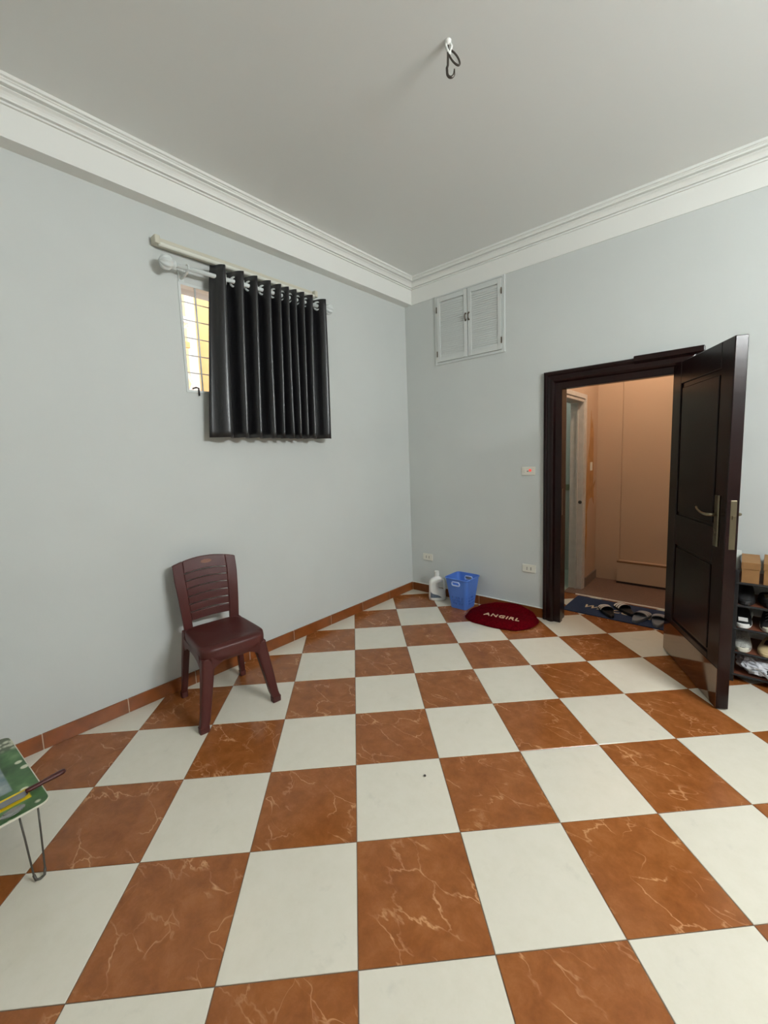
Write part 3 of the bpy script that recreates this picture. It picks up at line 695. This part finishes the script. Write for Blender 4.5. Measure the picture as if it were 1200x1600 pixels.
MB().tube([(0.058, 0, 0.205), (0.068, 0, 0.188), (0.072, 0, 0.165), (0.073, 0, 0.135), (0.074, 0, 0.11), (0.070, 0, 0.09)], [0.013, 0.011, 0.010, 0.010, 0.011, 0.014], 12).build('handle', M['jug'], jg, smooth=True)
MB().lathe([(0.024, 0.246), (0.025, 0.25), (0.024, 0.288), (0.021, 0.294)], 20).build('cap', M['white'], jg, bevel=0.001)
def jsurf(u, z):     # front face of the body, offset 1.5 mm
    for k in range(len(jr) - 1):
        if jr[k][0] <= z <= jr[k + 1][0]:
            t_ = (z - jr[k][0]) / (jr[k + 1][0] - jr[k][0]); hx, hy, cx = [jr[k][q] + (jr[k + 1][q] - jr[k][q]) * t_ for q in (1, 2, 3)]; break
    c = max(-1, min(1, u)); e = 0.7
    cosv = abs(c) ** (1 / e); s_ = math.sqrt(max(0, 1 - cosv * cosv))
    return Vector((cx + hx * c, -hy * s_ ** e - 0.0015, z))
def lab(name, m, u0, u1, zl, zh):
    l = MB(); v = []; f = []; nu, nv = 10, 5
    for j in range(nv + 1):
        for i in range(nu + 1):
            u = u0 + (u1 - u0) * i / nu; q = i / nu; v.append(jsurf(u, zl(q) + (zh(q) - zl(q)) * j / nv))
    for j in range(nv):
        for i in range(nu): a = j * (nu + 1) + i; f.append((a, a + 1, a + nu + 2, a + nu + 1))
    l.add(v, f); l.build(name, m, jb, smooth=True)
lab('label', M['labelg'], -0.82, 0.5, lambda q: 0.030 + 0.004 * q, lambda q: 0.095 - 0.062 * q ** 0.6 + 0.02 * math.sin(q * PI) * q)

bk_ = thing('laundry_basket', (0.715, -0.160, 0), math.radians(-1), 'square blue perforated plastic basket beside the white jug', 'basket')
def bring(z):
    u = z / 0.295; h = 0.083 + (0.122 - 0.083) * u
    return rr(h, h, 0.022 + 0.016 * u, 4)
def perim(h, r, ns, nc):
    out = []
    for sx, sy, a0, ex in ((1, 1, 0, None), (-1, 1, PI / 2, None), (-1, -1, PI, None), (1, -1, 1.5 * PI, None)):
        for k in range(nc + 1):
            a = a0 + PI / 2 * k / nc; out.append((sx * (h - r) + r * math.cos(a), sy * (h - r) + r * math.sin(a)))
        # straight run to the next corner
        nx = {0: (-1, 1), 1: (-1, -1), 2: (1, -1), 3: (1, 1)}[int(round(a0 / (PI / 2)))]
        p0 = out[-1]; a1 = a0 + PI / 2; p1 = (nx[0] * (h - r) + r * math.cos(a1), nx[1] * (h - r) + r * math.sin(a1))
        for k in range(1, ns): out.append((p0[0] + (p1[0] - p0[0]) * k / ns, p0[1] + (p1[1] - p0[1]) * k / ns))
    return out
ns, nc = 16, 4
zs = [0.004, 0.02, 0.032, 0.042, 0.052, 0.062, 0.072, 0.082, 0.092, 0.102, 0.112, 0.122, 0.135, 0.155, 0.18, 0.21, 0.232, 0.240, 0.262, 0.270, 0.285, 0.295]
v = []; f = []
for z in zs:
    h = 0.083 + 0.039 * z / 0.295
    v += [(x_, y_, z) for x_, y_ in perim(h, 0.024 + 0.012 * z / 0.295, ns, nc)]
npn = len(v) // len(zs); per = nc + ns
for j in range(len(zs) - 1):
    for i in range(npn):
        loc = i % per; side = i // per
        if loc >= nc:
            kk = loc - nc
            if 2 <= j <= 10 and j % 3 != 2 and kk % 2 == 0 and 1 < kk < ns - 1 and (kk // 2 + j // 3) % 4 != 1: continue       # vent slots
            if j in (17,) and side in (0, 2) and 5 <= kk <= 10: continue                             # hand hold
        f.append((j * npn + i, j * npn + (i + 1) % npn, (j + 1) * npn + (i + 1) % npn, (j + 1) * npn + i))
f.append(tuple(range(npn)))
mb = MB(); mb.add(v, f); mb.build('body', M['blue'], bk_, smooth=False, solid=0.003)
rim = [Vector((x_, y_, 0.295)) for x_, y_ in perim(0.125, 0.038, 6, 6)]
MB().tube(rim + [rim[0], rim[1]], 0.006, 8, False).build('rim', M['blue'], bk_, smooth=True)
for s_ in (-1, 1):
    hy = 0.083 + 0.039 * 0.251 / 0.295 + 0.002
    ring = [Vector((x_, s_ * hy, 0.251 + z_)) for x_, z_ in rr(0.040, 0.017, 0.014, 4)]
    MB().tube(ring + [ring[0], ring[1]], 0.0066, 8, False).build('handle_ring', M['lightblue'], bk_, smooth=True)

# ------------------------------------------------------------------ red plush mat
rm = thing('plush_mat', (1.135, -0.225, 0), math.radians(7), 'crimson plush oval mat lettered ANGIRL by the skirting', 'mat')
ca, sa = math.cos(math.radians(7)), math.sin(math.radians(7))
def matpt(r, a, top):
    e = 0.80; c, s_ = math.cos(a), math.sin(a)
    wob = 1 + 0.02 * math.sin(5 * a + 1) + 0.012 * math.sin(11 * a)
    x_ = 0.305 * abs(c) ** e * (1 if c >= 0 else -1) * r * wob; y_ = 0.235 * abs(s_) ** e * (1 if s_ >= 0 else -1) * r * wob
    z = (0.010 + 0.040 * (1 - r ** 7)) if top else 0.0
    z += (noise.noise(Vector((x_ * 30, y_ * 30, 3))) * 0.004 if top else 0)
    wy = -0.225 + x_ * sa + y_ * ca                 # world y, fold up where it meets the skirting
    lim = -0.12
    if wy > lim:
        ex = wy - lim; y_ -= ex * 0.42 / ca; z += ex * 0.55
    return Vector((x_, y_, z))
na = 72; rings = [[matpt(r, 2 * PI * k / na, False) for k in range(na)] for r in (0.3, 0.7, 0.97)] + [[matpt(1.0, 2 * PI * k / na, False) + Vector((0, 0, 0.008)) for k in range(na)]] + [[matpt(r, 2 * PI * k / na, True) for k in range(na)] for r in (1.0, 0.98, 0.95, 0.9, 0.8, 0.65, 0.5, 0.35, 0.2, 0.06)]
mb = MB(); mb.loft(rings); mo = mb.build('pile', M['redplush'], rm, smooth=True)
tx = text_mesh('lettering', 'ANGIRL', 0.078, 0.003, M['beige'], mo, (0.035, -0.085, 0.051), (0, 0, 0), 0.0, 1.15, 0.0006)
tag(tx, 'beige letters reading ANGIRL')

# ------------------------------------------------------------------ blue door mat and slides
dm = thing('door_mat', (1.93, 0.515, 0), math.radians(-1), 'navy blue doormat lettered WELCOME on the threshold', 'mat')
MB().prism(rr(0.44, 0.228, 0.01, 3), 0.0, 0.008).build('pile', M['navy'], dm, bevel=0.003)
tag(text_mesh('lettering', 'WELCOME', 0.112, 0.0012, M['tan'], dm, (-0.045, -0.03, 0.0085), (0, 0, 0), 0.25, 1.0, 0.002), 'tan letters reading WELCOME')
def foot_outline(L_, wb, wh, n=36):
    out = []
    for k in range(n):
        a = 2 * PI * k / n; c, s_ = math.cos(a), math.sin(a)
        x_ = L_ / 2 * c; u = (c + 1) / 2                       # 0 heel .. 1 toe
        wd = wh + (wb - wh) * min(1, max(0, (u - 0.15) / 0.5)) ** 1.0
        out.append((x_, wd * (abs(s_) ** 0.8) * (1 if s_ >= 0 else -1)))
    return out
def slide(loc, rz, label, ms, mst, stripe, L_=0.265):
    t = thing('slide_sandal', loc, rz, label, 'sandal', 'slides on the doormat')
    o = foot_outline(L_, 0.050, 0.038); i_ = foot_outline(L_ - 0.014, 0.044, 0.032)
    mb = MB(); mb.loft([[Vector((a * 0.97, b * 0.97, 0)) for a, b in o], [Vector((a, b, 0.006)) for a, b in o], [Vector((a, b, 0.024)) for a, b in o], [Vector((a, b, 0.029)) for a, b in i_], [Vector((a * 0.8, b * 0.8, 0.026)) for a, b in i_]])
    mb.build('sole', ms, t, smooth=False, bevel=0.002)
    def sf(u, v_, r=0.0):      # u across 0..1, v along 0..1
        a = PI * u; x_ = 0.0 + 0.115 * v_ + 0.006 * math.cos(a); hh = 0.062 - 0.020 * v_
        return Vector((x_ - 0.01, -(0.053 + r) * math.cos(a), 0.014 + (hh - 0.014 + r) * math.sin(a) ** 0.75))
    st_ = MB().patch(sf, 0, 1, 0, 1, 14, 4, (0, 0, -0.004)).build('strap', mst, t, smooth=False)
    for k in range(3):
        v0 = 0.08 + 0.31 * k
        MB().patch(lambda u, v_: sf(u, v_, 0.0016), 0.06, 0.94, v0, v0 + 0.19, 14, 1, (0, 0, -0.001)).build('stripe', stripe, st_)
slide((1.835, 0.415, 0.008), math.radians(118), 'black slide sandal with white stripes, nearest the letter W', M['black'], M['black'], M['stripe'])
slide((1.945, 0.545, 0.008), math.radians(128), 'black slide sandal with white stripes, farther back on the doormat', M['black'], M['black'], M['stripe'])
slide((2.085, 0.425, 0.008), math.radians(80), 'grey slide sandal with pale stripes, left one of the grey pair', M['greyrub'], M['greyrub'], M['greyst'])
slide((2.215, 0.420, 0.008), math.radians(92), 'grey slide sandal with pale stripes, right one next to the door', M['greyrub'], M['greyrub'], M['greyst'])

# ------------------------------------------------------------------ shoe rack behind the door
RKX, RKY, RKW, RKD = 2.692, -0.325, 0.62, 0.30
rk = thing('shoe_rack', (RKX, RKY, 0), 0, 'dark shoe rack behind the open door', 'shoe rack')
shz = (0.050, 0.192, 0.342, 0.487, 0.626)
for x_ in (0, RKW):
    for y_ in (0.012, RKD - 0.012): MB().prism(rr(0.011, 0.011, 0.004, 2, x_, y_), 0.0, 0.70).build('post', M['black'], rk)
    for z in shz: MB().box(x_ - 0.007, x_ + 0.007, 0.02, RKD - 0.02, z - 0.022, z - 0.006).build('cross_bar', M['black'], rk)
for z in shz:
    MB().box(0.0, RKW, 0.004, RKD - 0.004, z - 0.012, z).build('shelf', M['rackwood'], rk, bevel=0.002)
    MB().tube([(0, 0.006, z - 0.006), (RKW, 0.006, z - 0.006)], 0.008, 8).build('shelf_rail', M['black'], rk)

def cbox(x0, y0, wx, dy, hz, rz, label, lid=0.042, m=None):
    t = thing('cardboard_box', (RKX + x0, RKY + y0, shz[4]), rz, label, 'box')
    MB().box(0, wx, 0, dy, 0.0, hz - 0.004).build('body', m or M['card'], t, bevel=0.002)
    MB().box(-0.003, wx + 0.003, -0.003, dy + 0.003, hz - lid, hz).build('lid', m or M['card'], t, bevel=0.002)
cbox(0.020, 0.006, 0.080, 0.26, 0.126, math.radians(0), 'tan cardboard shoe box on the rack top nearest the door')
cbox(0.118, 0.010, 0.17, 0.27, 0.130, math.radians(-2), 'tan cardboard shoe box on the rack top at the picture edge')
t = thing('paper_carton', (RKX - 0.012, RKY + 0.24, shz[4]), 0, 'small white carton peeking out between door and shoe box', 'box')
MB().box(0, 0.026, 0, 0.05, 0, 0.14).build('body', M['white'], t, bevel=0.002); MB().box(-0.001, 0.027, -0.001, 0.051, 0.118, 0.142).build('lid', M['white'], t, bevel=0.002)

def shoe(name, loc, rz, label, mu, msole, L_=0.27, hgt=0.095, solez=0.024, stripes=None, laces=True, low=False, lining=None):
    t = thing(name, loc, rz, label, 'shoe', 'shoes on the rack')
    def ol(u):           # half width along 0 heel..1 toe
        return 0.030 + 0.018 * min(1, max(0, (u - 0.1) / 0.5)) if u < 0.75 else 0.048 * math.sqrt(max(0.02, 1 - ((u - 0.75) / 0.25) ** 2.4))
    o = foot_outline(L_, 0.049, 0.036)
    mb = MB(); mb.loft([[Vector((a * 0.97, b * 0.96, 0)) for a, b in o], [Vector((a, b, 0.005)) for a, b in o], [Vector((a * 0.995, b * 0.99, solez)) for a, b in o], [Vector((a * 0.96, b * 0.94, solez + 0.003)) for a, b in o]])
    mb.build('sole', msole, t, bevel=0.002)
    n = 14; m_ = 12; rings = []
    for i in range(n + 1):
        u = i / n; x_ = -L_ / 2 * 0.965 + L_ * 0.95 * u
        wd = max(0.006, 0.93 * (0.034 + 0.012 * min(1, u / 0.6)) * math.sqrt(max(0.0, 1 - abs(2 * u - 1) ** 5)))
        if low: hh = 0.030 + 0.018 * (1 - u) + 0.006
        else: hh = hgt if u < 0.42 else hgt - (hgt - 0.045) * min(1, (u - 0.42) / 0.38)
        if u > 0.86: hh *= 1 - 0.55 * ((u - 0.86) / 0.14) ** 1.6
        if u < 0.06: hh *= 0.9
        rings.append([Vector((x_, -wd * math.cos(PI * k / m_), solez * 0.6 + (hh - solez * 0.6) * math.sin(PI * k / m_) ** 0.55)) for k in range(m_ + 1)])
    # leave the ankle opening out of the top faces
    v = [p for r in rings for p in r]; f = []; c = m_ + 1
    u_open = 0.62 if low else 0.42
    for i in range(n):
        for k in range(m_):
            if i / n < u_open and i > 0 and 4 <= k <= 7: continue
            f.append((i * c + k, i * c + k + 1, (i + 1) * c + k + 1, (i + 1) * c + k))
    f.append(tuple(range(c))); f.append(tuple(n * c + k for k in range(c)))
    mb = MB(); mb.add(v, f); up = mb.build('upper', mu, t, smooth=True, solid=0.003)
    ins = foot_outline(L_ * 0.9, 0.040, 0.030)
    MB().prism(ins, solez + 0.002, solez + 0.005).build('insole', lining or M['blackfab'], t)
    if laces:
        for q in range(4):
            xx = 0.0 + 0.021 * q; hh = hgt - (hgt - 0.045) * min(1, ((xx + L_ / 2) / L_ - 0.42) / 0.38) + 0.004
            MB().tube([(xx, -0.022, hh - 0.012), (xx, -0.01, hh), (xx, 0.01, hh), (xx, 0.022, hh - 0.012)], 0.0028, 6).build('lace', M['offwhite'] if mu is not M['blackfab'] else M['greyrub'], t)
    if stripes:
        for q in range(2):
            x0 = 0.02 - 0.045 * q
            for sd in (-1, 1):
                MB().box(-0.006, 0.006, -0.0015, 0.0015, -0.022, 0.022, Matrix.Translation((x0, sd * 0.0445, 0.046)) @ Matrix.Rotation(0.5, 4, 'Y') @ Matrix.Rotation(-sd * 0.12, 4, 'X')).build('side_stripe', stripes, up)
        MB().box(-0.02, 0.012, -0.022, 0.022, -0.001, 0.003, Matrix.Translation((0.106, 0, 0.046)) @ Matrix.Rotation(0.35, 4, 'Y')).build('toe_stripe', stripes, up)
    return t
# toes towards the room (-y)
FR = -PI / 2
shoe('sneaker', (RKX + 0.035, RKY + 0.142, shz[2]), FR + 0.05, 'black sneaker with white stripes and sole beside the door edge', M['blackfab'], M['stripe'], stripes=M['stripe'], laces=False)
shoe('sneaker', (RKX + 0.165, RKY + 0.142, shz[2]), FR - 0.06, 'black sneaker with cream sole, right of the striped one', M['blackfab'], M['offwhite'], hgt=0.11, lining=M['strawb'])
shoe('sneaker', (RKX + 0.29, RKY + 0.145, shz[2]), FR, 'black sneaker at the far end of the middle shelf', M['blackfab'], M['black'])
shoe('sneaker', (RKX + 0.040, RKY + 0.142, shz[1]), FR + 0.04, 'glittery grey sneaker with pale sole on the lower shelf', M['lace'], M['offwhite'], hgt=0.085, laces=False, lining=M['blackfab'])
shoe('flat_shoe', (RKX + 0.165, RKY + 0.135, shz[1]), FR - 0.12, 'straw beige flat shoe on the lower shelf', M['strawb'], M['strawb'], low=True, laces=False, lining=M['rackwood'], solez=0.018)
shoe('flat_shoe', (RKX + 0.045, RKY + 0.140, shz[3]), FR, 'all black leather shoe on the shelf under the boxes by the door', M['blackfab'], M['black'], laces=False, hgt=0.10)
shoe('flat_shoe', (RKX + 0.150, RKY + 0.148, shz[3]), -FR, 'black low shoe with tan insole, heel outwards, under the boxes', M['blackfab'], M['black'], low=True, laces=False, lining=M['strawb'])
shoe('flat_shoe', (RKX + 0.26, RKY + 0.140, shz[3]), FR, 'all black leather shoe farther along the shelf under the boxes', M['blackfab'], M['black'], laces=False, hgt=0.10)
# crumpled bag on the bottom shelf
bgt = thing('plastic_bag', (RKX + 0.135, RKY + 0.10, shz[0]), 0.2, 'crumpled white plastic bag on the bottom rack shelf', 'bag')
v = []; f = []; nu, nv = 40, 22
for j in range(nv + 1):
    ph = PI * j / nv
    for i in range(nu):
        th = 2 * PI * i / nu; d = Vector((math.sin(ph) * math.cos(th), math.sin(ph) * math.sin(th), math.cos(ph)))
        k = 1 + 0.30 * noise.noise(d * 2.1 + Vector((3, 1, 7))) + 0.20 * (1 - abs(noise.noise(d * 3.7)) * 3.0) * 0.6 + 0.06 * noise.noise(d * 9)
        p = Vector((d.x * 0.105 * k, d.y * 0.10 * k, 0.052 + d.z * 0.055 * k)); p.z = max(0.0, min(p.z, 0.124)); v.append(p)
for j in range(nv):
    for i in range(nu): f.append((j * nu + i, j * nu + (i + 1) % nu, (j + 1) * nu + (i + 1) % nu, (j + 1) * nu + i))
mb = MB(); mb.add(v, f); mb.build('body', M['bag'], bgt)
def strap_(pts, wd):
    l = MB(); a = []
    for p in pts: a.append([Vector(p) + Vector((0, 0, wd)), Vector(p) + Vector((0.004, 0.0, -wd))])
    vv = [q for r in a for q in r]; ff = [(2 * k, 2 * k + 2, 2 * k + 3, 2 * k + 1) for k in range(len(pts) - 1)]
    l.add(vv, ff); l.build('bag_handle', M['bag'], bgt, smooth=True, solid=0.002)
strap_([(-0.02, -0.09, 0.05), (0.0, -0.118, 0.035), (0.03, -0.125, 0.028), (0.06, -0.118, 0.040), (0.07, -0.085, 0.06)], 0.012)
strap_([(0.05, -0.085, 0.035), (0.07, -0.115, 0.018), (0.095, -0.115, 0.016), (0.115, -0.08, 0.03)], 0.010)
mb = MB(); mb.lathe([(0.001, 0), (0.03, 0.004), (0.036, 0.02), (0.026, 0.04), (0.001, 0.046)], 14, Matrix.Translation((0.03, -0.075, 0.018))); mb.build('dark_content', M['blackfab'], bgt, smooth=True)

# ------------------------------------------------------------------ folding table, knife, spoon at the left edge
ft = thing('folding_table', (0.580, -3.571, 0), math.radians(4), 'low folding table with green floral printed top', 'table')
TZ = 0.27
def print_mat():
    m = bpy.data.materials.new('green floral print'); m.use_nodes = True; nt = m.node_tree; N = nt.nodes.new; L = nt.links.new
    b = nt.nodes['Principled BSDF']; b.inputs['Roughness'].default_value = 0.35; tc = N('ShaderNodeTexCoord')
    def ramp(fac, stops, interp='LINEAR'):
        r = N('ShaderNodeValToRGB'); L(fac, r.inputs['Fac']); e = r.color_ramp.elements; r.color_ramp.interpolation = interp
        while len(e) < len(stops): e.new(0.5)
        for k, (p, c) in enumerate(stops): e[k].position = p; e[k].color = (*c, 1)
        return r.outputs['Color']
    def mix(fac, a, c):
        x = N('ShaderNodeMix'); x.data_type = 'RGBA'; L(fac, x.inputs['Factor'])
        for s_, q in ((6, a), (7, c)):
            if isinstance(q, tuple): x.inputs[s_].default_value = (*q, 1)
            else: L(q, x.inputs[s_])
        return x.outputs[2]
    n1 = N('ShaderNodeTexNoise'); n1.inputs['Scale'].default_value = 14; L(tc.outputs['Object'], n1.inputs['Vector'])
    green = ramp(n1.outputs['Fac'], ((0.3, lin((44, 74, 40))), (0.55, lin((72, 110, 62))), (0.75, lin((108, 140, 92)))))
    vo = N('ShaderNodeTexVoronoi'); vo.inputs['Scale'].default_value = 17; vo.inputs['Randomness'].default_value = 0.9; L(tc.outputs['Object'], vo.inputs['Vector'])
    fl_ = ramp(vo.outputs['Distance'], ((0.20, (1, 1, 1)), (0.27, (0, 0, 0))))
    col = mix(fl_, green, lin((212, 212, 186)))
    sx = N('ShaderNodeSeparateXYZ'); L(tc.outputs['Object'], sx.inputs[0])
    def band(o, a, bb, soft=0.004):
        mr = N('ShaderNodeMapRange'); mr.interpolation_type = 'SMOOTHSTEP'; L(o, mr.inputs['Value']); mr.inputs['From Min'].default_value = a; mr.inputs['From Max'].default_value = bb
        return mr.outputs[0]
    def mul(a, c):
        x = N('ShaderNodeMath'); x.operation = 'MULTIPLY'; L(a, x.inputs[0]); L(c, x.inputs[1]); return x.outputs[0]
    # far end: pebble-like pale blossoms
    far = band(sx.outputs['X'], -0.15, -0.20)
    v2 = N('ShaderNodeTexVoronoi'); v2.inputs['Scale'].default_value = 40; L(tc.outputs['Object'], v2.inputs['Vector'])
    peb = ramp(v2.outputs['Distance'], ((0.25, lin((196, 198, 176))), (0.6, lin((84, 92, 70)))))
    col = mix(far, col, peb)
    # centre picture: grey blue panel, then a yellow band
    inn = mul(mul(band(sx.outputs['Y'], 0.156, 0.150), band(sx.outputs['X'], -0.20, -0.19)), band(sx.outputs['X'], 0.14, 0.13))
    n2 = N('ShaderNodeTexNoise'); n2.inputs['Scale'].default_value = 9; n2.inputs['Detail'].default_value = 3; L(tc.outputs['Object'], n2.inputs['Vector'])
    pic = ramp(n2.outputs['Fac'], ((0.35, lin((92, 118, 122))), (0.5, lin((150, 158, 158))), (0.65, lin((196, 202, 204)))))
    col = mix(inn, col, pic)
    yb = mul(mul(band(sx.outputs['Y'], 0.190, 0.184), band(sx.outputs['X'], 0.162, 0.166)), band(sx.outputs['X'], 0.236, 0.230))
    col = mix(yb, col, lin((232, 200, 34)))
    L(col, b.inputs['Base Color']); return m
M['print'] = print_mat()
top = MB().prism(rr(0.30, 0.225, 0.03, 5), TZ - 0.012, TZ).build('table_top', M['print'], ft, bevel=0.002)
out = [Vector((a, b, TZ - 0.006)) for a, b in rr(0.300, 0.225, 0.031, 5)]
MB().tube(out + [out[0], out[1]], 0.0042, 8, False).build('edge_band', M['cream'], ft, smooth=True)
for sx in (-1, 1):
    for sy in (-1, 1):
        x0 = sx * 0.272
        pts = [(x0 - sx * 0.01, sy * 0.195, TZ - 0.012), (x0 + sx * 0.012, sy * 0.190, 0.16), (x0 + sx * 0.034, sy * 0.184, 0.03), (x0 + sx * 0.037, sy * 0.180, 0.009), (x0 + sx * 0.037, sy * 0.168, 0.0045), (x0 + sx * 0.037, sy * 0.156, 0.009), (x0 + sx * 0.034, sy * 0.152, 0.03), (x0 + sx * 0.012, sy * 0.146, 0.16), (x0 - sx * 0.01, sy * 0.141, TZ - 0.012)]
        lg = MB().tube(pts, 0.0030, 8).build('leg', M['wire'], ft, smooth=True)
        MB().tube(pts[2:7], 0.0046, 8).build('foot_sleeve', M['wire'], lg, smooth=True)

kn = thing('kitchen_knife', (0.772, -3.368, TZ), math.radians(95), 'knife with maroon handle jutting over the table edge', 'knife')
hd = [(0.0, 0.0085), (0.012, 0.010), (0.05, 0.0095), (0.09, 0.011), (0.112, 0.0115), (0.120, 0.008), (0.123, 0.002)]
rings = [[Vector((x_ - 0.012, r * 1.05 * math.cos(a), 0.014 + 0.018 * x_ + r * 0.8 * math.sin(a))) for a in [2 * PI * k / 12 for k in range(12)]] for x_, r in hd]
mb = MB(); mb.loft(rings); mb.build('handle', M['maroon'], kn, smooth=True)
bl_ = [(0.0, 0.012), (-0.05, 0.014), (-0.15, 0.013), (-0.20, 0.006), (-0.215, -0.008), (-0.19, -0.016), (-0.02, -0.020), (-0.008, -0.012)]
mb = MB(); mb.prism(bl_, 0.008, 0.0105); mb.build('blade', M['blade'], kn)
sp = thing('metal_spoon', (0.852, -3.425, TZ), math.radians(-78), 'steel spoon lying on the printed table top below the knife', 'spoon')
mb = MB(); v = []; f = []; n = 20
rings = [[Vector((0.034 * q * math.cos(2 * PI * k / n), 0.020 * q * math.sin(2 * PI * k / n), 0.003 + 0.009 * q * q)) for k in range(n)] for q in (0.05, 0.35, 0.6, 0.8, 0.95, 1.0)]
mb.loft(rings, True, True, False); mb.build('bowl', M['spoon'], sp, smooth=True, solid=0.0012)
mb = MB(); mb.loft([[Vector((x_, y_ * wd, z + zz)) for y_, zz in ((-1, 0), (1, 0), (1, 0.0015), (-1, 0.0015))] for x_, wd, z in ((0.032, 0.004, 0.011), (0.06, 0.0035, 0.016), (0.12, 0.006, 0.009), (0.15, 0.008, 0.002), (0.156, 0.005, 0.002))]); mb.build('handle', M['spoon'], sp)

# ------------------------------------------------------------------ crumb on the floor
t = thing('pebble', (1.665, -2.135, 0), 0, 'tiny dark speck of grit on a cream tile', 'grit')
mb = MB(); mb.lathe([(0.001, 0), (0.005, 0.001), (0.006, 0.003), (0.004, 0.006), (0.001, 0.007)], 9); mb.build('grain', M['slot'], t, smooth=True)
